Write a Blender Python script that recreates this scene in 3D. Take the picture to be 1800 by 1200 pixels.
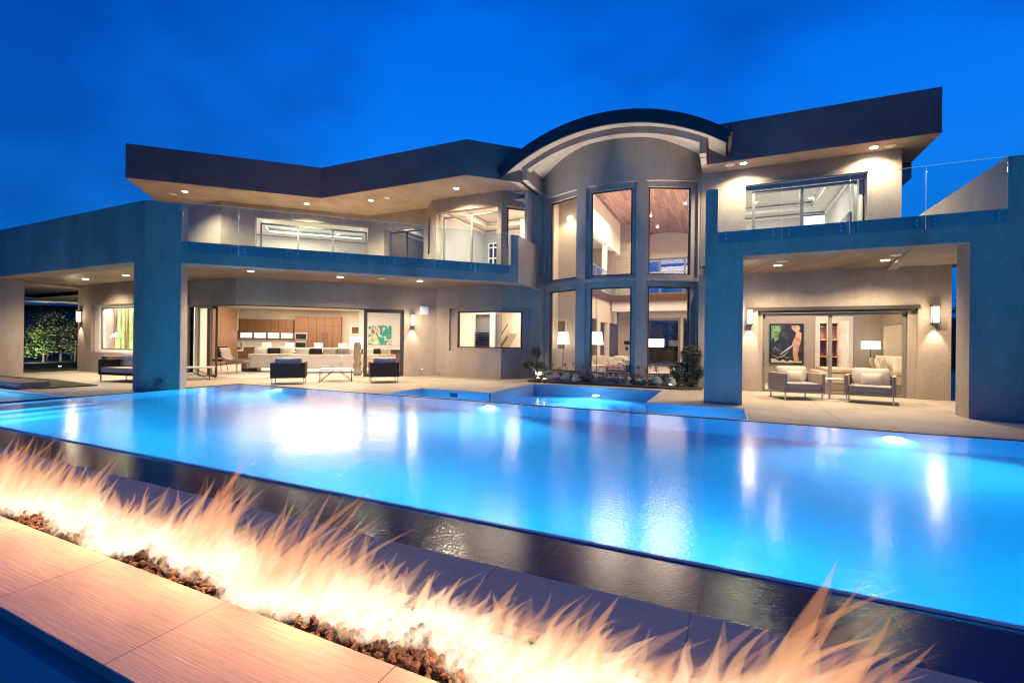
import bpy, bmesh, math, random
import numpy as np
from mathutils import Vector, Matrix
random.seed(7)
for o in list(bpy.data.objects): bpy.data.objects.remove(o)
S = bpy.context.scene
COL = S.collection

# ------------------------------------------------------------------ camera
FPX, PITCH, ROLL, YAW, EYE = 809.56, .0020785, .0112214, .4323557, 1.36
_c, _s = math.cos, math.sin
def _w(r, f, u):
    return Vector((r*_c(YAW)-f*_s(YAW), r*_s(YAW)+f*_c(YAW), u))
CF = _w(0, _c(PITCH), _s(PITCH)); _U0 = _w(0, -_s(PITCH), _c(PITCH)); _R0 = _w(1, 0, 0)
CR = _R0*_c(ROLL)+_U0*_s(ROLL); CU = -_R0*_s(ROLL)+_U0*_c(ROLL)
CP = Vector((0, 0, EYE))
cam = bpy.data.cameras.new("camera"); camo = bpy.data.objects.new("camera", cam); COL.objects.link(camo)
cam.sensor_width = 36.0; cam.lens = FPX*36/1800; cam.clip_end = 2000; cam.clip_start = .05
camo.matrix_world = Matrix(((CR.x, CU.x, -CF.x, 0), (CR.y, CU.y, -CF.y, 0), (CR.z, CU.z, -CF.z, EYE), (0, 0, 0, 1)))
S.camera = camo
# ------------------------------------------------------------------ world and view
world = bpy.data.worlds.new("World"); S.world = world; world.use_nodes = True
def build_world():
    nt = world.node_tree; N = nt.nodes; L = nt.links
    for n in list(N): N.remove(n)
    out = N.new('ShaderNodeOutputWorld'); bg = N.new('ShaderNodeBackground'); L.new(bg.outputs[0], out.inputs[0])
    tc = N.new('ShaderNodeTexCoord'); sp = N.new('ShaderNodeSeparateXYZ'); L.new(tc.outputs['Generated'], sp.inputs[0])
    cr = N.new('ShaderNodeValToRGB'); L.new(sp.outputs['Z'], cr.inputs[0])
    e = cr.color_ramp.elements
    e[0].position = 0.0; e[0].color = (.004, .15, .62, 1); e[1].position = .95; e[1].color = (.001, .045, .36, 1)
    for p, c in ((.22, (.004, .17, .70, 1)), (.38, (.002, .155, .76, 1)), (.55, (.0, .125, .68, 1))):
        x = e.new(p); x.color = c
    mp = N.new('ShaderNodeMapping'); mp.inputs['Scale'].default_value = (1.1, 1.3, 2.0); mp.inputs['Location'].default_value = (.35, .2, 0)
    L.new(tc.outputs['Generated'], mp.inputs[0])
    no = N.new('ShaderNodeTexNoise'); no.inputs['Scale'].default_value = 1.25; no.inputs['Detail'].default_value = 4; no.inputs['Roughness'].default_value = .48
    L.new(mp.outputs[0], no.inputs['Vector'])
    r2 = N.new('ShaderNodeValToRGB'); r2.color_ramp.elements[0].position = .40; r2.color_ramp.elements[0].color = (.48, .46, .56, 1)
    r2.color_ramp.elements[1].position = .60; r2.color_ramp.elements[1].color = (1.08, 1.08, 1.06, 1)
    L.new(no.outputs[0], r2.inputs[0])
    mx = N.new('ShaderNodeMix'); mx.data_type = 'RGBA'; mx.blend_type = 'MULTIPLY'; mx.inputs[0].default_value = 1
    L.new(cr.outputs[0], mx.inputs[6]); L.new(r2.outputs[0], mx.inputs[7]); L.new(mx.outputs[2], bg.inputs[0])
    bg.inputs[1].default_value = .49
build_world()
vs = S.view_settings
S.display_settings.display_device = 'sRGB'
vs.view_transform = 'Standard'; vs.look = 'None'; vs.exposure = 1.2; vs.gamma = 1; vs.use_curve_mapping = False
S.render.engine = 'CYCLES'
cy = S.cycles
cy.use_denoising = True
try:
    cy.denoiser = 'OPENIMAGEDENOISE'; cy.denoising_input_passes = 'RGB_ALBEDO_NORMAL'; cy.denoising_prefilter = 'ACCURATE'
except Exception: pass
cy.max_bounces = 10; cy.diffuse_bounces = 3; cy.glossy_bounces = 4; cy.transmission_bounces = 8
cy.transparent_max_bounces = 64; cy.volume_bounces = 0
cy.sample_clamp_indirect = 4.0; cy.sample_clamp_direct = 0
cy.use_light_tree = True; cy.caustics_reflective = False; cy.caustics_refractive = True
cy.blur_glossy = .5; cy.pixel_filter_type = 'BLACKMAN_HARRIS'; cy.filter_width = 1.15

# ------------------------------------------------------------------ ray helpers: where a sight line meets a real plane
def ray(px, py): return CF + CR*((px-900)/FPX) - CU*((py-600)/FPX)
def atz(px, py, z=0.0):
    d = ray(px, py); return CP + d*((z-EYE)/d.z)
def atpl(px, py, P, Q):
    d = ray(px, py); n = Vector((-(Q[1]-P[1]), Q[0]-P[0], 0)); t = (n.x*P[0]+n.y*P[1])/(n.x*d.x+n.y*d.y)
    return CP + d*t
def aty(px, py, Y): return atpl(px, py, (0, Y), (1, Y))
def atx(px, py, X): return atpl(px, py, (X, 0), (X, 1))

# ------------------------------------------------------------------ materials
MATS = {}
def mat(name, color=(.5, .5, .5), rough=.6, metal=0.0, noise=None, bump=None, spec=.5, emit=None, coat=0, speck=None):
    if name in MATS: return MATS[name]
    m = bpy.data.materials.new(name); m.use_nodes = True; nt = m.node_tree; N = nt.nodes; L = nt.links
    b = N['Principled BSDF']; b.inputs['Base Color'].default_value = (*color, 1)
    b.inputs['Roughness'].default_value = rough; b.inputs['Metallic'].default_value = metal
    b.inputs['Specular IOR Level'].default_value = spec; b.inputs['Coat Weight'].default_value = coat
    if emit: b.inputs['Emission Color'].default_value = (*emit[0], 1); b.inputs['Emission Strength'].default_value = emit[1]
    tc = N.new('ShaderNodeTexCoord')
    if noise:   # (scale xyz, colour2, contrast lo, hi)
        sc, c2, lo, hi = noise
        mp = N.new('ShaderNodeMapping'); mp.inputs['Scale'].default_value = sc; L.new(tc.outputs['Object'], mp.inputs[0])
        n = N.new('ShaderNodeTexNoise'); n.inputs['Scale'].default_value = 1; n.inputs['Detail'].default_value = 6; n.inputs['Roughness'].default_value = .62
        L.new(mp.outputs[0], n.inputs['Vector'])
        r = N.new('ShaderNodeValToRGB'); r.color_ramp.elements[0].position = lo; r.color_ramp.elements[1].position = hi
        r.color_ramp.elements[0].color = (*color, 1); r.color_ramp.elements[1].color = (*c2, 1)
        L.new(n.outputs[0], r.inputs[0]); last = r.outputs[0]
        if speck:
            n3 = N.new('ShaderNodeTexNoise'); n3.inputs['Scale'].default_value = speck[0]; n3.inputs['Detail'].default_value = 3; L.new(tc.outputs['Object'], n3.inputs['Vector'])
            mr = N.new('ShaderNodeMapRange'); mr.inputs['From Min'].default_value = .3; mr.inputs['From Max'].default_value = .7; mr.inputs['To Min'].default_value = 1-speck[1]; mr.inputs['To Max'].default_value = 1+speck[1]
            L.new(n3.outputs[0], mr.inputs[0]); m3 = N.new('ShaderNodeMix'); m3.data_type = 'RGBA'; m3.blend_type = 'MULTIPLY'; m3.inputs[0].default_value = 1
            L.new(last, m3.inputs[6]); L.new(mr.outputs[0], m3.inputs[7]); last = m3.outputs[2]
        L.new(last, b.inputs['Base Color'])
    if bump:    # (scale xyz, strength, distance)
        sc, st, di = bump
        mp = N.new('ShaderNodeMapping'); mp.inputs['Scale'].default_value = sc; L.new(tc.outputs['Object'], mp.inputs[0])
        n = N.new('ShaderNodeTexNoise'); n.inputs['Scale'].default_value = 1; n.inputs['Detail'].default_value = 4
        L.new(mp.outputs[0], n.inputs['Vector'])
        bp = N.new('ShaderNodeBump'); bp.inputs['Strength'].default_value = st; bp.inputs['Distance'].default_value = di
        L.new(n.outputs[0], bp.inputs['Height']); L.new(bp.outputs[0], b.inputs['Normal'])
    MATS[name] = m; return m
stucco = mat('stucco', (.255, .208, .172), .92, noise=((1.1, 1.1, .45), (.385, .32, .27), .3, .7), bump=((60, 60, 60), .5, .012), spec=.15, speck=(26, .13))
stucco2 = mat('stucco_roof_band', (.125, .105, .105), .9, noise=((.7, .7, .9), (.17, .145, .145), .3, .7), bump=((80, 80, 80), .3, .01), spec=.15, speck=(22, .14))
plaster = mat('interior_plaster', (.66, .59, .50), .8, noise=((.6, .6, .6), (.70, .63, .54), .3, .7), spec=.2)
plaster_w = mat('ceiling_plaster', (.72, .68, .62), .85, spec=.2)
trimw = mat('white_trim', (.78, .74, .68), .5)
grey_wall = mat('grey_interior_wall', (.42, .39, .37), .8)
taupe = mat('taupe_panel', (.20, .15, .12), .7)
roofm = mat('dark_roof_tile', (.012, .012, .018), .5, noise=((3, 3, 3), (.03, .028, .035), .3, .7), bump=((12, 12, 30), .5, .02))
bronze = mat('dark_bronze', (.055, .048, .044), .42, .3)
bronze_l = mat('window_frame_grey', (.20, .185, .17), .45, .3)
steel = mat('brushed_steel', (.55, .54, .52), .28, 1.0)
chrome = mat('chrome', (.75, .73, .70), .15, 1.0)
blackm = mat('black_metal', (.02, .02, .02), .4, .5)
blackg = mat('black_glass', (.006, .006, .008), .08)
fab_b = mat('beige_fabric', (.47, .41, .345), .95, bump=((220, 220, 220), .3, .004), spec=.1)
fab_w = mat('ivory_fabric', (.74, .68, .60), .95, bump=((200, 200, 200), .3, .004), spec=.1)
fab_g = mat('grey_fabric', (.28, .25, .235), .95, bump=((220, 220, 220), .3, .004), spec=.1)
fab_d = mat('dark_fabric', (.035, .03, .03), .9, spec=.1)
fab_p = mat('peach_fabric', (.72, .42, .32), .95, spec=.1)
bronze_q = mat('quilt_fabric', (.42, .30, .22), .8, noise=((3, 3, 3), (.52, .40, .31), .3, .7), spec=.3)
wicker = mat('dark_wicker', (.040, .026, .020), .8, spec=.08, noise=((60, 60, 200), (.085, .06, .048), .4, .6), bump=((60, 60, 240), .6, .004))
wicker_l = mat('taupe_wicker', (.20, .165, .135), .7, noise=((50, 50, 260), (.30, .25, .21), .4, .6), bump=((40, 40, 260), .6, .004))
leather = mat('taupe_leather', (.30, .25, .20), .5)
drift = mat('weathered_wood', (.16, .12, .09), .9, noise=((14, 14, 3), (.34, .28, .22), .35, .65), bump=((30, 30, 6), .8, .02))
counter = mat('pale_stone_counter', (.62, .57, .50), .3)
rug = mat('pale_rug', (.55, .50, .44), 1.0, bump=((60, 60, 60), .6, .01), spec=.05)
floor_in = mat('pale_stone_floor', (.52, .46, .39), .45, noise=((.7, .7, .7), (.58, .52, .45), .3, .7))
bark = mat('bark', (.10, .08, .06), .9, bump=((40, 40, 12), .8, .01))
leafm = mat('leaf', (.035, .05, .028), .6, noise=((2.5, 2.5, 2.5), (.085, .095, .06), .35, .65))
leaf_y = mat('lit_leaf', (.06, .11, .03), .6, noise=((3, 3, 3), (.16, .22, .06), .35, .65))  # leaf copied brighter, the lit look is in the colour
lawnm = mat('lawn_grass', (.02, .04, .012), .9, noise=((40, 40, 40), (.045, .07, .022), .3, .7), bump=((90, 90, 90), 1, .03))
stonem = mat('pale_boulder', (.42, .38, .32), .85, noise=((6, 6, 6), (.24, .20, .16), .4, .62), bump=((14, 14, 14), .7, .04))
soilm = mat('dark_soil', (.05, .04, .032), .95, bump=((30, 30, 30), 1, .03))
lava = mat('lava_rock', (.05, .032, .024), .8, noise=((25, 25, 25), (.16, .10, .07), .4, .65), bump=((70, 70, 70), .8, .004))
white_pl = mat('white_plastic', (.75, .75, .76), .4)
pave = mat('dark_paving', (.10, .10, .11), .8)

def wood(name, c1, c2, c3, plank=(.14, 3.0), rot=0.0, rough=.45, gap=.004, zaxis=False):
    m = bpy.data.materials.new(name); m.use_nodes = True; nt = m.node_tree; N = nt.nodes; L = nt.links
    b = N['Principled BSDF']; b.inputs['Roughness'].default_value = rough
    tc = N.new('ShaderNodeTexCoord'); mp = N.new('ShaderNodeMapping')
    mp.inputs['Rotation'].default_value = (math.pi/2 if zaxis else 0, 0, rot)
    L.new(tc.outputs['Object'], mp.inputs[0])
    br = N.new('ShaderNodeTexBrick'); br.inputs['Scale'].default_value = 1
    br.inputs['Brick Width'].default_value = plank[1]; br.inputs['Row Height'].default_value = plank[0]
    br.inputs['Mortar Size'].default_value = gap; br.inputs['Mortar Smooth'].default_value = .2; br.inputs['Bias'].default_value = 0
    br.inputs['Color1'].default_value = (*c1, 1); br.inputs['Color2'].default_value = (*c2, 1); br.inputs['Mortar'].default_value = (*[x*.25 for x in c1], 1)
    L.new(mp.outputs[0], br.inputs[0])
    m2 = N.new('ShaderNodeMapping'); m2.inputs['Scale'].default_value = (1.2, 22, 22); L.new(mp.outputs[0], m2.inputs[0])
    n = N.new('ShaderNodeTexNoise'); n.inputs['Scale'].default_value = 1.4; n.inputs['Detail'].default_value = 7; n.inputs['Roughness'].default_value = .65
    L.new(m2.outputs[0], n.inputs['Vector'])
    r = N.new('ShaderNodeValToRGB'); r.color_ramp.elements[0].position = .35; r.color_ramp.elements[1].position = .68
    r.color_ramp.elements[0].color = (1, 1, 1, 1); r.color_ramp.elements[1].color = (*c3, 1); L.new(n.outputs[0], r.inputs[0])
    mx = N.new('ShaderNodeMix'); mx.data_type = 'RGBA'; mx.blend_type = 'MULTIPLY'; mx.inputs[0].default_value = 1
    L.new(br.outputs['Color'], mx.inputs[6]); L.new(r.outputs[0], mx.inputs[7]); L.new(mx.outputs[2], b.inputs['Base Color'])
    MATS[name] = m; return m
soffit_wood = wood('soffit_planks', (.20, .125, .08), (.44, .30, .20), (.50, .44, .38), (.14, 2.4), -math.radians(45), .45, .009)
soffit_wood2 = wood('soffit_planks_right', (.20, .125, .08), (.44, .30, .20), (.50, .44, .38), (.14, 2.4), math.radians(70), .45, .009)
vault_wood = wood('vault_planks', (.34, .20, .15), (.58, .37, .29), (.66, .58, .54), (.16, 2.2), math.radians(90), .45, .006)
walnut = wood('walnut_veneer', (.20, .105, .055), (.26, .14, .075), (.72, .62, .54), (.9, 9.0), 0, .4, 0.0, True)
walnut_d = wood('dark_walnut', (.10, .05, .03), (.13, .065, .038), (.6, .5, .45), (.9, 9.0), 0, .4, 0.0, True)
wallcover = wood('linen_wall_panels', (.46, .39, .31), (.52, .45, .36), (.85, .82, .78), (.16, 5), 0, .7, .003, True)

def tiled(name, c1, c2, bw, bh, off, joint, rough, origin=(0, 0), grain=None, spec=.5, bump=.0, groughx=0.0, offset=0.0):
    """stone slabs: real joints every bw x bh, fine grain running along X"""
    m = bpy.data.materials.new(name); m.use_nodes = True; nt = m.node_tree; N = nt.nodes; L = nt.links
    b = N['Principled BSDF']; b.inputs['Roughness'].default_value = rough; b.inputs['Specular IOR Level'].default_value = spec
    tc = N.new('ShaderNodeTexCoord'); mp = N.new('ShaderNodeMapping'); mp.inputs['Location'].default_value = (-origin[0], -origin[1], 0)
    L.new(tc.outputs['Object'], mp.inputs[0])
    br = N.new('ShaderNodeTexBrick'); br.inputs['Scale'].default_value = 1; br.offset = offset
    br.inputs['Brick Width'].default_value = bw; br.inputs['Row Height'].default_value = bh; br.inputs['Mortar Size'].default_value = joint
    br.inputs['Mortar Smooth'].default_value = .1
    br.inputs['Color1'].default_value = (*c1, 1); br.inputs['Color2'].default_value = (*c2, 1); br.inputs['Mortar'].default_value = (*[x*.18 for x in c1], 1)
    L.new(mp.outputs[0], br.inputs[0])
    g = grain or (1.5, 1.5, 1.5, .8)
    m2 = N.new('ShaderNodeMapping'); m2.inputs['Scale'].default_value = g[:3]; L.new(tc.outputs['Object'], m2.inputs[0])
    n = N.new('ShaderNodeTexNoise'); n.inputs['Scale'].default_value = 1; n.inputs['Detail'].default_value = 8; n.inputs['Roughness'].default_value = .7; n.inputs['Distortion'].default_value = .4
    L.new(m2.outputs[0], n.inputs['Vector'])
    r = N.new('ShaderNodeValToRGB'); r.color_ramp.elements[0].position = .3; r.color_ramp.elements[1].position = .7
    r.color_ramp.elements[0].color = (g[3],)*3+(1,); r.color_ramp.elements[1].color = (1.1, 1.1, 1.1, 1); L.new(n.outputs[0], r.inputs[0])
    mx = N.new('ShaderNodeMix'); mx.data_type = 'RGBA'; mx.blend_type = 'MULTIPLY'; mx.inputs[0].default_value = 1
    L.new(br.outputs['Color'], mx.inputs[6]); L.new(r.outputs[0], mx.inputs[7]); L.new(mx.outputs[2], b.inputs['Base Color'])
    if bump:
        bp = N.new('ShaderNodeBump'); bp.inputs['Strength'].default_value = bump; bp.inputs['Distance'].default_value = .004
        L.new(n.outputs[0], bp.inputs['Height']); L.new(bp.outputs[0], b.inputs['Normal'])
    MATS[name] = m; return m
deckm = tiled('deck_concrete', (.34, .29, .235), (.37, .315, .255), 2.4, 2.4, 0, .006, .6, (1.95, .3), (1.1, 1.1, 1.1, .72), .3, .2)
slabm = tiled('ledge_stone', (.40, .33, .29), (.44, .36, .31), 1.095, 3.0, 0, .003, .62, (-1.24, 1.0), (3.0, 90, 90, .66), .4, .5)
wetm = tiled('wet_dark_tile', (.030, .010, .070), (.036, .013, .080), .91, 3.0, 0, .003, .11, (-.11, 2.0), (40.0, 70, 70, .75), .30, .22)
darktile = tiled('dark_pool_tile', (.10, .09, .085), (.12, .105, .095), .6, .6, 0, .003, .35, (0, 0), (3, 3, 3, .7), .5)
poolplaster = mat('pool_plaster', (.50, .66, .80), .8, noise=((.8, .8, .8), (.60, .74, .86), .3, .7), spec=.2)

def glass_mat(name, tint=(.95, .97, .97), rough=.0, boost=1.0):
    m = bpy.data.materials.new(name); m.use_nodes = True; nt = m.node_tree; N = nt.nodes; L = nt.links
    for n in list(N): N.remove(n)
    out = N.new('ShaderNodeOutputMaterial'); mx = N.new('ShaderNodeMixShader'); t = N.new('ShaderNodeBsdfTransparent'); g = N.new('ShaderNodeBsdfGlossy')
    t.inputs[0].default_value = (*tint, 1); g.inputs['Roughness'].default_value = rough; g.inputs[0].default_value = (boost,)*3+(1,)
    fr = N.new('ShaderNodeLayerWeight'); fr.inputs[0].default_value = .5
    pw = N.new('ShaderNodeMath'); pw.operation = 'POWER'; pw.inputs[1].default_value = 4.5; L.new(fr.outputs['Facing'], pw.inputs[0])
    ma = N.new('ShaderNodeMath'); ma.operation = 'MULTIPLY_ADD'; ma.inputs[1].default_value = .75; ma.inputs[2].default_value = .035; ma.use_clamp = True; L.new(pw.outputs[0], ma.inputs[0])
    L.new(ma.outputs[0], mx.inputs[0]); L.new(t.outputs[0], mx.inputs[1]); L.new(g.outputs[0], mx.inputs[2]); L.new(mx.outputs[0], out.inputs[0])
    MATS[name] = m; return m
pane_m = glass_mat('window_glass', (.97, .965, .95))
rail_m = glass_mat('rail_glass', (.86, .95, .95))
def emis(name, c, s):
    m = bpy.data.materials.new(name); m.use_nodes = True; nt = m.node_tree; N = nt.nodes; L = nt.links
    for n in list(N): N.remove(n)
    out = N.new('ShaderNodeOutputMaterial'); e = N.new('ShaderNodeEmission'); e.inputs[0].default_value = (*c, 1); e.inputs[1].default_value = s
    L.new(e.outputs[0], out.inputs[0]); MATS[name] = m
    return m
lamp_e = emis('lamp_lens_glow', (1, .88, .70), 30)
lamp_i = emis('interior_lamp_lens', (1, .9, .75), 8)
shade_e = emis('glowing_shade', (1, .86, .66), 1.15)
frost_e = emis('frosted_lamp_glass', (1, .90, .74), 1.35)
cove_e = emis('cove_light_strip', (1, .93, .80), 2.4)
back_e = emis('backlit_glass', (1, .95, .84), 1.25)
pool_e = emis('pool_lamp_glow', (.85, .93, 1), 18)
for m in (lamp_e, lamp_i, frost_e, back_e, pool_e): m.cycles.emission_sampling = 'NONE'

# ------------------------------------------------------------------ mesh builder
class MB:
    def __init__(self): self.v = []; self.f = []; self.mi = []
    def add(self, vs, fs, mi=0):
        k = len(self.v); self.v += [tuple(p) for p in vs]; self.f += [tuple(i+k for i in q) for q in fs]; self.mi += [mi]*len(fs); return self
    def box(self, x0, x1, y0, y1, z0, z1, M=None, mi=0):
        x0, x1 = sorted((x0, x1)); y0, y1 = sorted((y0, y1)); z0, z1 = sorted((z0, z1))
        p = [Vector(q) for q in ((x0, y0, z0), (x1, y0, z0), (x1, y1, z0), (x0, y1, z0), (x0, y0, z1), (x1, y0, z1), (x1, y1, z1), (x0, y1, z1))]
        if M is not None: p = [M @ q for q in p]
        return self.add(p, [(0, 3, 2, 1), (4, 5, 6, 7), (0, 1, 5, 4), (1, 2, 6, 5), (2, 3, 7, 6), (3, 0, 4, 7)], mi)
    def prism(self, poly, z0, z1, mi=0):
        a = sum(poly[i][0]*poly[(i+1) % len(poly)][1]-poly[(i+1) % len(poly)][0]*poly[i][1] for i in range(len(poly)))
        if a < 0: poly = poly[::-1]
        n = len(poly); vs = [(x, y, z0) for x, y in poly]+[(x, y, z1) for x, y in poly]
        return self.add(vs, [tuple(range(n))[::-1], tuple(range(n, 2*n))]+[(i, (i+1) % n, n+(i+1) % n, n+i) for i in range(n)], mi)
    def tube(self, pts, rads, seg=10, cap=True, mi=0):
        pts = [Vector(p) for p in pts]; rads = rads if hasattr(rads, '__len__') else [rads]*len(pts)
        vs = []; fs = []; up = Vector((0, 0, 1)); prev = None
        for i, p in enumerate(pts):
            d = (pts[min(i+1, len(pts)-1)]-pts[max(i-1, 0)]).normalized()
            if prev is None: a = d.cross(up if abs(d.z) < .9 else Vector((1, 0, 0))).normalized()
            else: a = (prev-d*prev.dot(d)).normalized()
            prev = a; b = d.cross(a)
            for k in range(seg):
                t = 2*math.pi*k/seg; vs.append(p+(a*math.cos(t)+b*math.sin(t))*rads[i])
        for i in range(len(pts)-1):
            for k in range(seg):
                fs.append((i*seg+k, i*seg+(k+1) % seg, (i+1)*seg+(k+1) % seg, (i+1)*seg+k))
        if cap: fs.append(tuple(range(seg))[::-1]); fs.append(tuple(range((len(pts)-1)*seg, len(pts)*seg)))
        return self.add(vs, fs, mi)
    def disc(self, c, r, z0, z1, seg=20, mi=0):
        return self.tube([(c[0], c[1], z0), (c[0], c[1], z1)], r, seg, True, mi)
    def build(self, name, mats, parent=None, smooth=False, bevel=0, seg=2, sub=0, loc=None):
        me = bpy.data.meshes.new(name); me.from_pydata(self.v, [], self.f); me.update()
        for m in (mats if isinstance(mats, (list, tuple)) else [mats]): me.materials.append(m)
        for p, i in zip(me.polygons, self.mi): p.material_index = i; p.use_smooth = smooth
        o = bpy.data.objects.new(name, me); COL.objects.link(o)
        if bevel:
            b = o.modifiers.new('bevel', 'BEVEL'); b.width = bevel; b.segments = seg; b.limit_method = 'ANGLE'
        if sub:
            s = o.modifiers.new('sub', 'SUBSURF'); s.levels = sub; s.render_levels = sub
        if parent: o.parent = parent
        return o
def tag(o, label=None, cat=None, group=None, kind=None):
    if label: o['label'] = label
    if cat: o['category'] = cat
    if group: o['group'] = group
    if kind: o['kind'] = kind
    return o
def thing(name, loc, label, cat, group=None, rz=0.0):
    o = bpy.data.objects.new(name, None); COL.objects.link(o); o.location = loc; o.rotation_euler = (0, 0, rz)
    return tag(o, label, cat, group)
def struct(name, mb, m): o = mb.build(name, m); o['kind'] = 'structure'; return o
def lamp(kind, loc, power, color=(1, .80, .58), size=.1, aim=None, spot=None, blend=.7, shape=None):
    l = bpy.data.lights.new('lamp', kind); l.energy = power; l.color = color
    o = bpy.data.objects.new('lamp', l); COL.objects.link(o); o.location = loc
    if kind == 'AREA':
        l.shape = 'RECTANGLE' if shape else 'DISK'; l.size = shape[0] if shape else size
        if shape: l.size_y = shape[1]
    else: l.shadow_soft_size = size
    if kind == 'SPOT': l.spot_size = math.radians(spot or 100); l.spot_blend = blend
    if aim is not None: o.rotation_euler = Vector(aim).to_track_quat('-Z', 'Y').to_euler()
    return o
def rbox(name, m, parent, c, sx, sy, sz, bev=.04, rot=0.0, tilt=0.0, seg=4, puff=0.0):
    """soft cushion-like block; c = centre"""
    bm = bmesh.new(); bmesh.ops.create_cube(bm, size=1)
    bmesh.ops.subdivide_edges(bm, edges=bm.edges[:], cuts=5, use_grid_fill=True)
    for v in bm.verts:
        x, y, z = v.co*2
        if puff:
            q = max(0, 1-abs(x)**2.2)*max(0, 1-abs(z)**2.2); y = y*(1-puff+puff*(q**.5)*1.0) if abs(y) > .99 else y*(1-puff*(1-(q**.5)))
        v.co = Vector((x*sx/2, y*sy/2, z*sz/2))
    me = bpy.data.meshes.new(name); bm.to_mesh(me); bm.free(); me.materials.append(m)
    for p in me.polygons: p.use_smooth = True
    o = bpy.data.objects.new(name, me); COL.objects.link(o); o.parent = parent
    o.location = c; o.rotation_euler = (tilt, 0, rot)
    if not puff:
        b = o.modifiers.new('bevel', 'BEVEL'); b.width = min(bev, .45*min(sx, sy, sz)); b.segments = seg; b.limit_method = 'ANGLE'; b.angle_limit = math.radians(40)
    else:
        s = o.modifiers.new('sub', 'SUBSURF'); s.levels = 1; s.render_levels = 1
    return o

# ------------------------------------------------------------------ wall helpers
def frame_of(P, Q):
    P = Vector((*P[:2], 0)); Q = Vector((*Q[:2], 0)); u = (Q-P).normalized(); n = Vector((-u.y, u.x, 0))
    M = Matrix(((u.x, n.x, 0, P.x), (u.y, n.y, 0, P.y), (0, 0, 1, 0), (0, 0, 0, 1)))
    return M, (Q-P).length
def wall(name, P, Q, th, z0, z1, m, parent, ops=(), ext=(0, 0), label=None):
    M, Lw = frame_of(P, Q); mb = MB(); a, b = -ext[0], Lw+ext[1]
    ops = sorted(ops); s = a
    for (s0, s1, q0, q1) in ops:
        if s0 > s: mb.box(s, s0, 0, th, z0, z1, M)
        if q0 > z0: mb.box(s0, s1, 0, th, z0, q0, M)
        if q1 < z1: mb.box(s0, s1, 0, th, q1, z1, M)
        s = s1
    if s < b: mb.box(s, b, 0, th, z0, z1, M)
    o = mb.build(name, m, parent)
    if label: o['label'] = label
    return o
def window(name, P, Q, op, rec, parent, mull=(), fw=.06, fd=.07, m=None, label=None, handle=None, ends=(1, 1)):
    M, _ = frame_of(P, Q); s0, s1, z0, z1 = op; m = m or bronze_l
    mb = MB(); e = .003
    if ends[0]: mb.box(s0+e, s0+fw, rec, rec+fd, z0+e, z1-e, M)
    if ends[1]: mb.box(s1-fw, s1-e, rec, rec+fd, z0+e, z1-e, M)
    mb.box(s0+fw, s1-fw, rec, rec+fd, z1-fw, z1-e, M); mb.box(s0+fw, s1-fw, rec, rec+fd, z0+e, z0+fw, M)
    for k, x in enumerate(mull): mb.box(x-fw*.55, x+fw*.55, rec-.01, rec+fd-.01, z0+fw, z1-fw, M)
    o = mb.build(name, m, parent, bevel=.004, seg=1)
    if label: o['label'] = label
    xs = [s0+fw]+[x for x in mull]+[s1-fw]
    for i in range(len(xs)-1):
        a = xs[i]+(fw*.55 if i else 0); b = xs[i+1]-(fw*.55 if i < len(xs)-2 else 0)
        g = MB().box(a, b, rec+fd*.4, rec+fd*.4+.012, z0+fw, z1-fw, M); g.build('pane', pane_m, o)
    if handle is not None:
        MB().box(handle-.012, handle+.012, rec-.06, rec-.035, z0+.85, z0+1.2, M).box(handle-.008, handle+.008, rec-.04, rec, z0+.88, z0+.91, M).box(handle-.008, handle+.008, rec-.04, rec, z0+1.14, z0+1.17, M).build('handle', steel, o)
    return o
def trim_frame(P, Q, op, w, d, m, parent, name='casing', sill=True):
    """flat stepped casing round an opening, standing 2 cm off the wall"""
    M, _ = frame_of(P, Q); s0, s1, z0, z1 = op; mb = MB()
    mb.box(s0-w, s1+w, -d, -.002, z1, z1+w, M); mb.box(s0-w, s0, -d, -.002, z0, z1, M); mb.box(s1, s1+w, -d, -.002, z0, z1, M)
    if sill: mb.box(s0-w, s1+w, -d*1.6, -.002, z0-w, z0, M)
    return mb.build(name, m, parent)

# ================================================================== SETTING
ZG, ZO, ZP, ZS, ZF, ZR, ZT = 3.96, 3.375, 4.95, 3.47, 3.90, 6.90, 8.09   # glass line, opening head, parapet, soffit, floor, roof soffit, roof top
gm = MB().prism([(-400, -300), (400, -300), (400, 900), (-400, 900)], -2.6, -2.5)
struct('ground', gm, lawnm)
struct('lower_terrace', MB().box(-30, 14, -12, 1.10, -.75, -.60), pave)
dk = MB()
for (x0, x1, y0, y1) in ((.42, 16, 9.42, 32), (-1.62, .42, 11.07, 32), (-5.76, -1.62, 14.2, 15.0), (-5.76, -1.62, 15.0, 32), (-8.0, -5.76, 11.07, 32), (-13.45, -8.0, 9.42, 32), (-34, -13.45, 5.35, 32)):
    dk.box(x0, x1, y0, y1, -.14, 0)
deck = struct('deck', dk, deckm)
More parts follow.
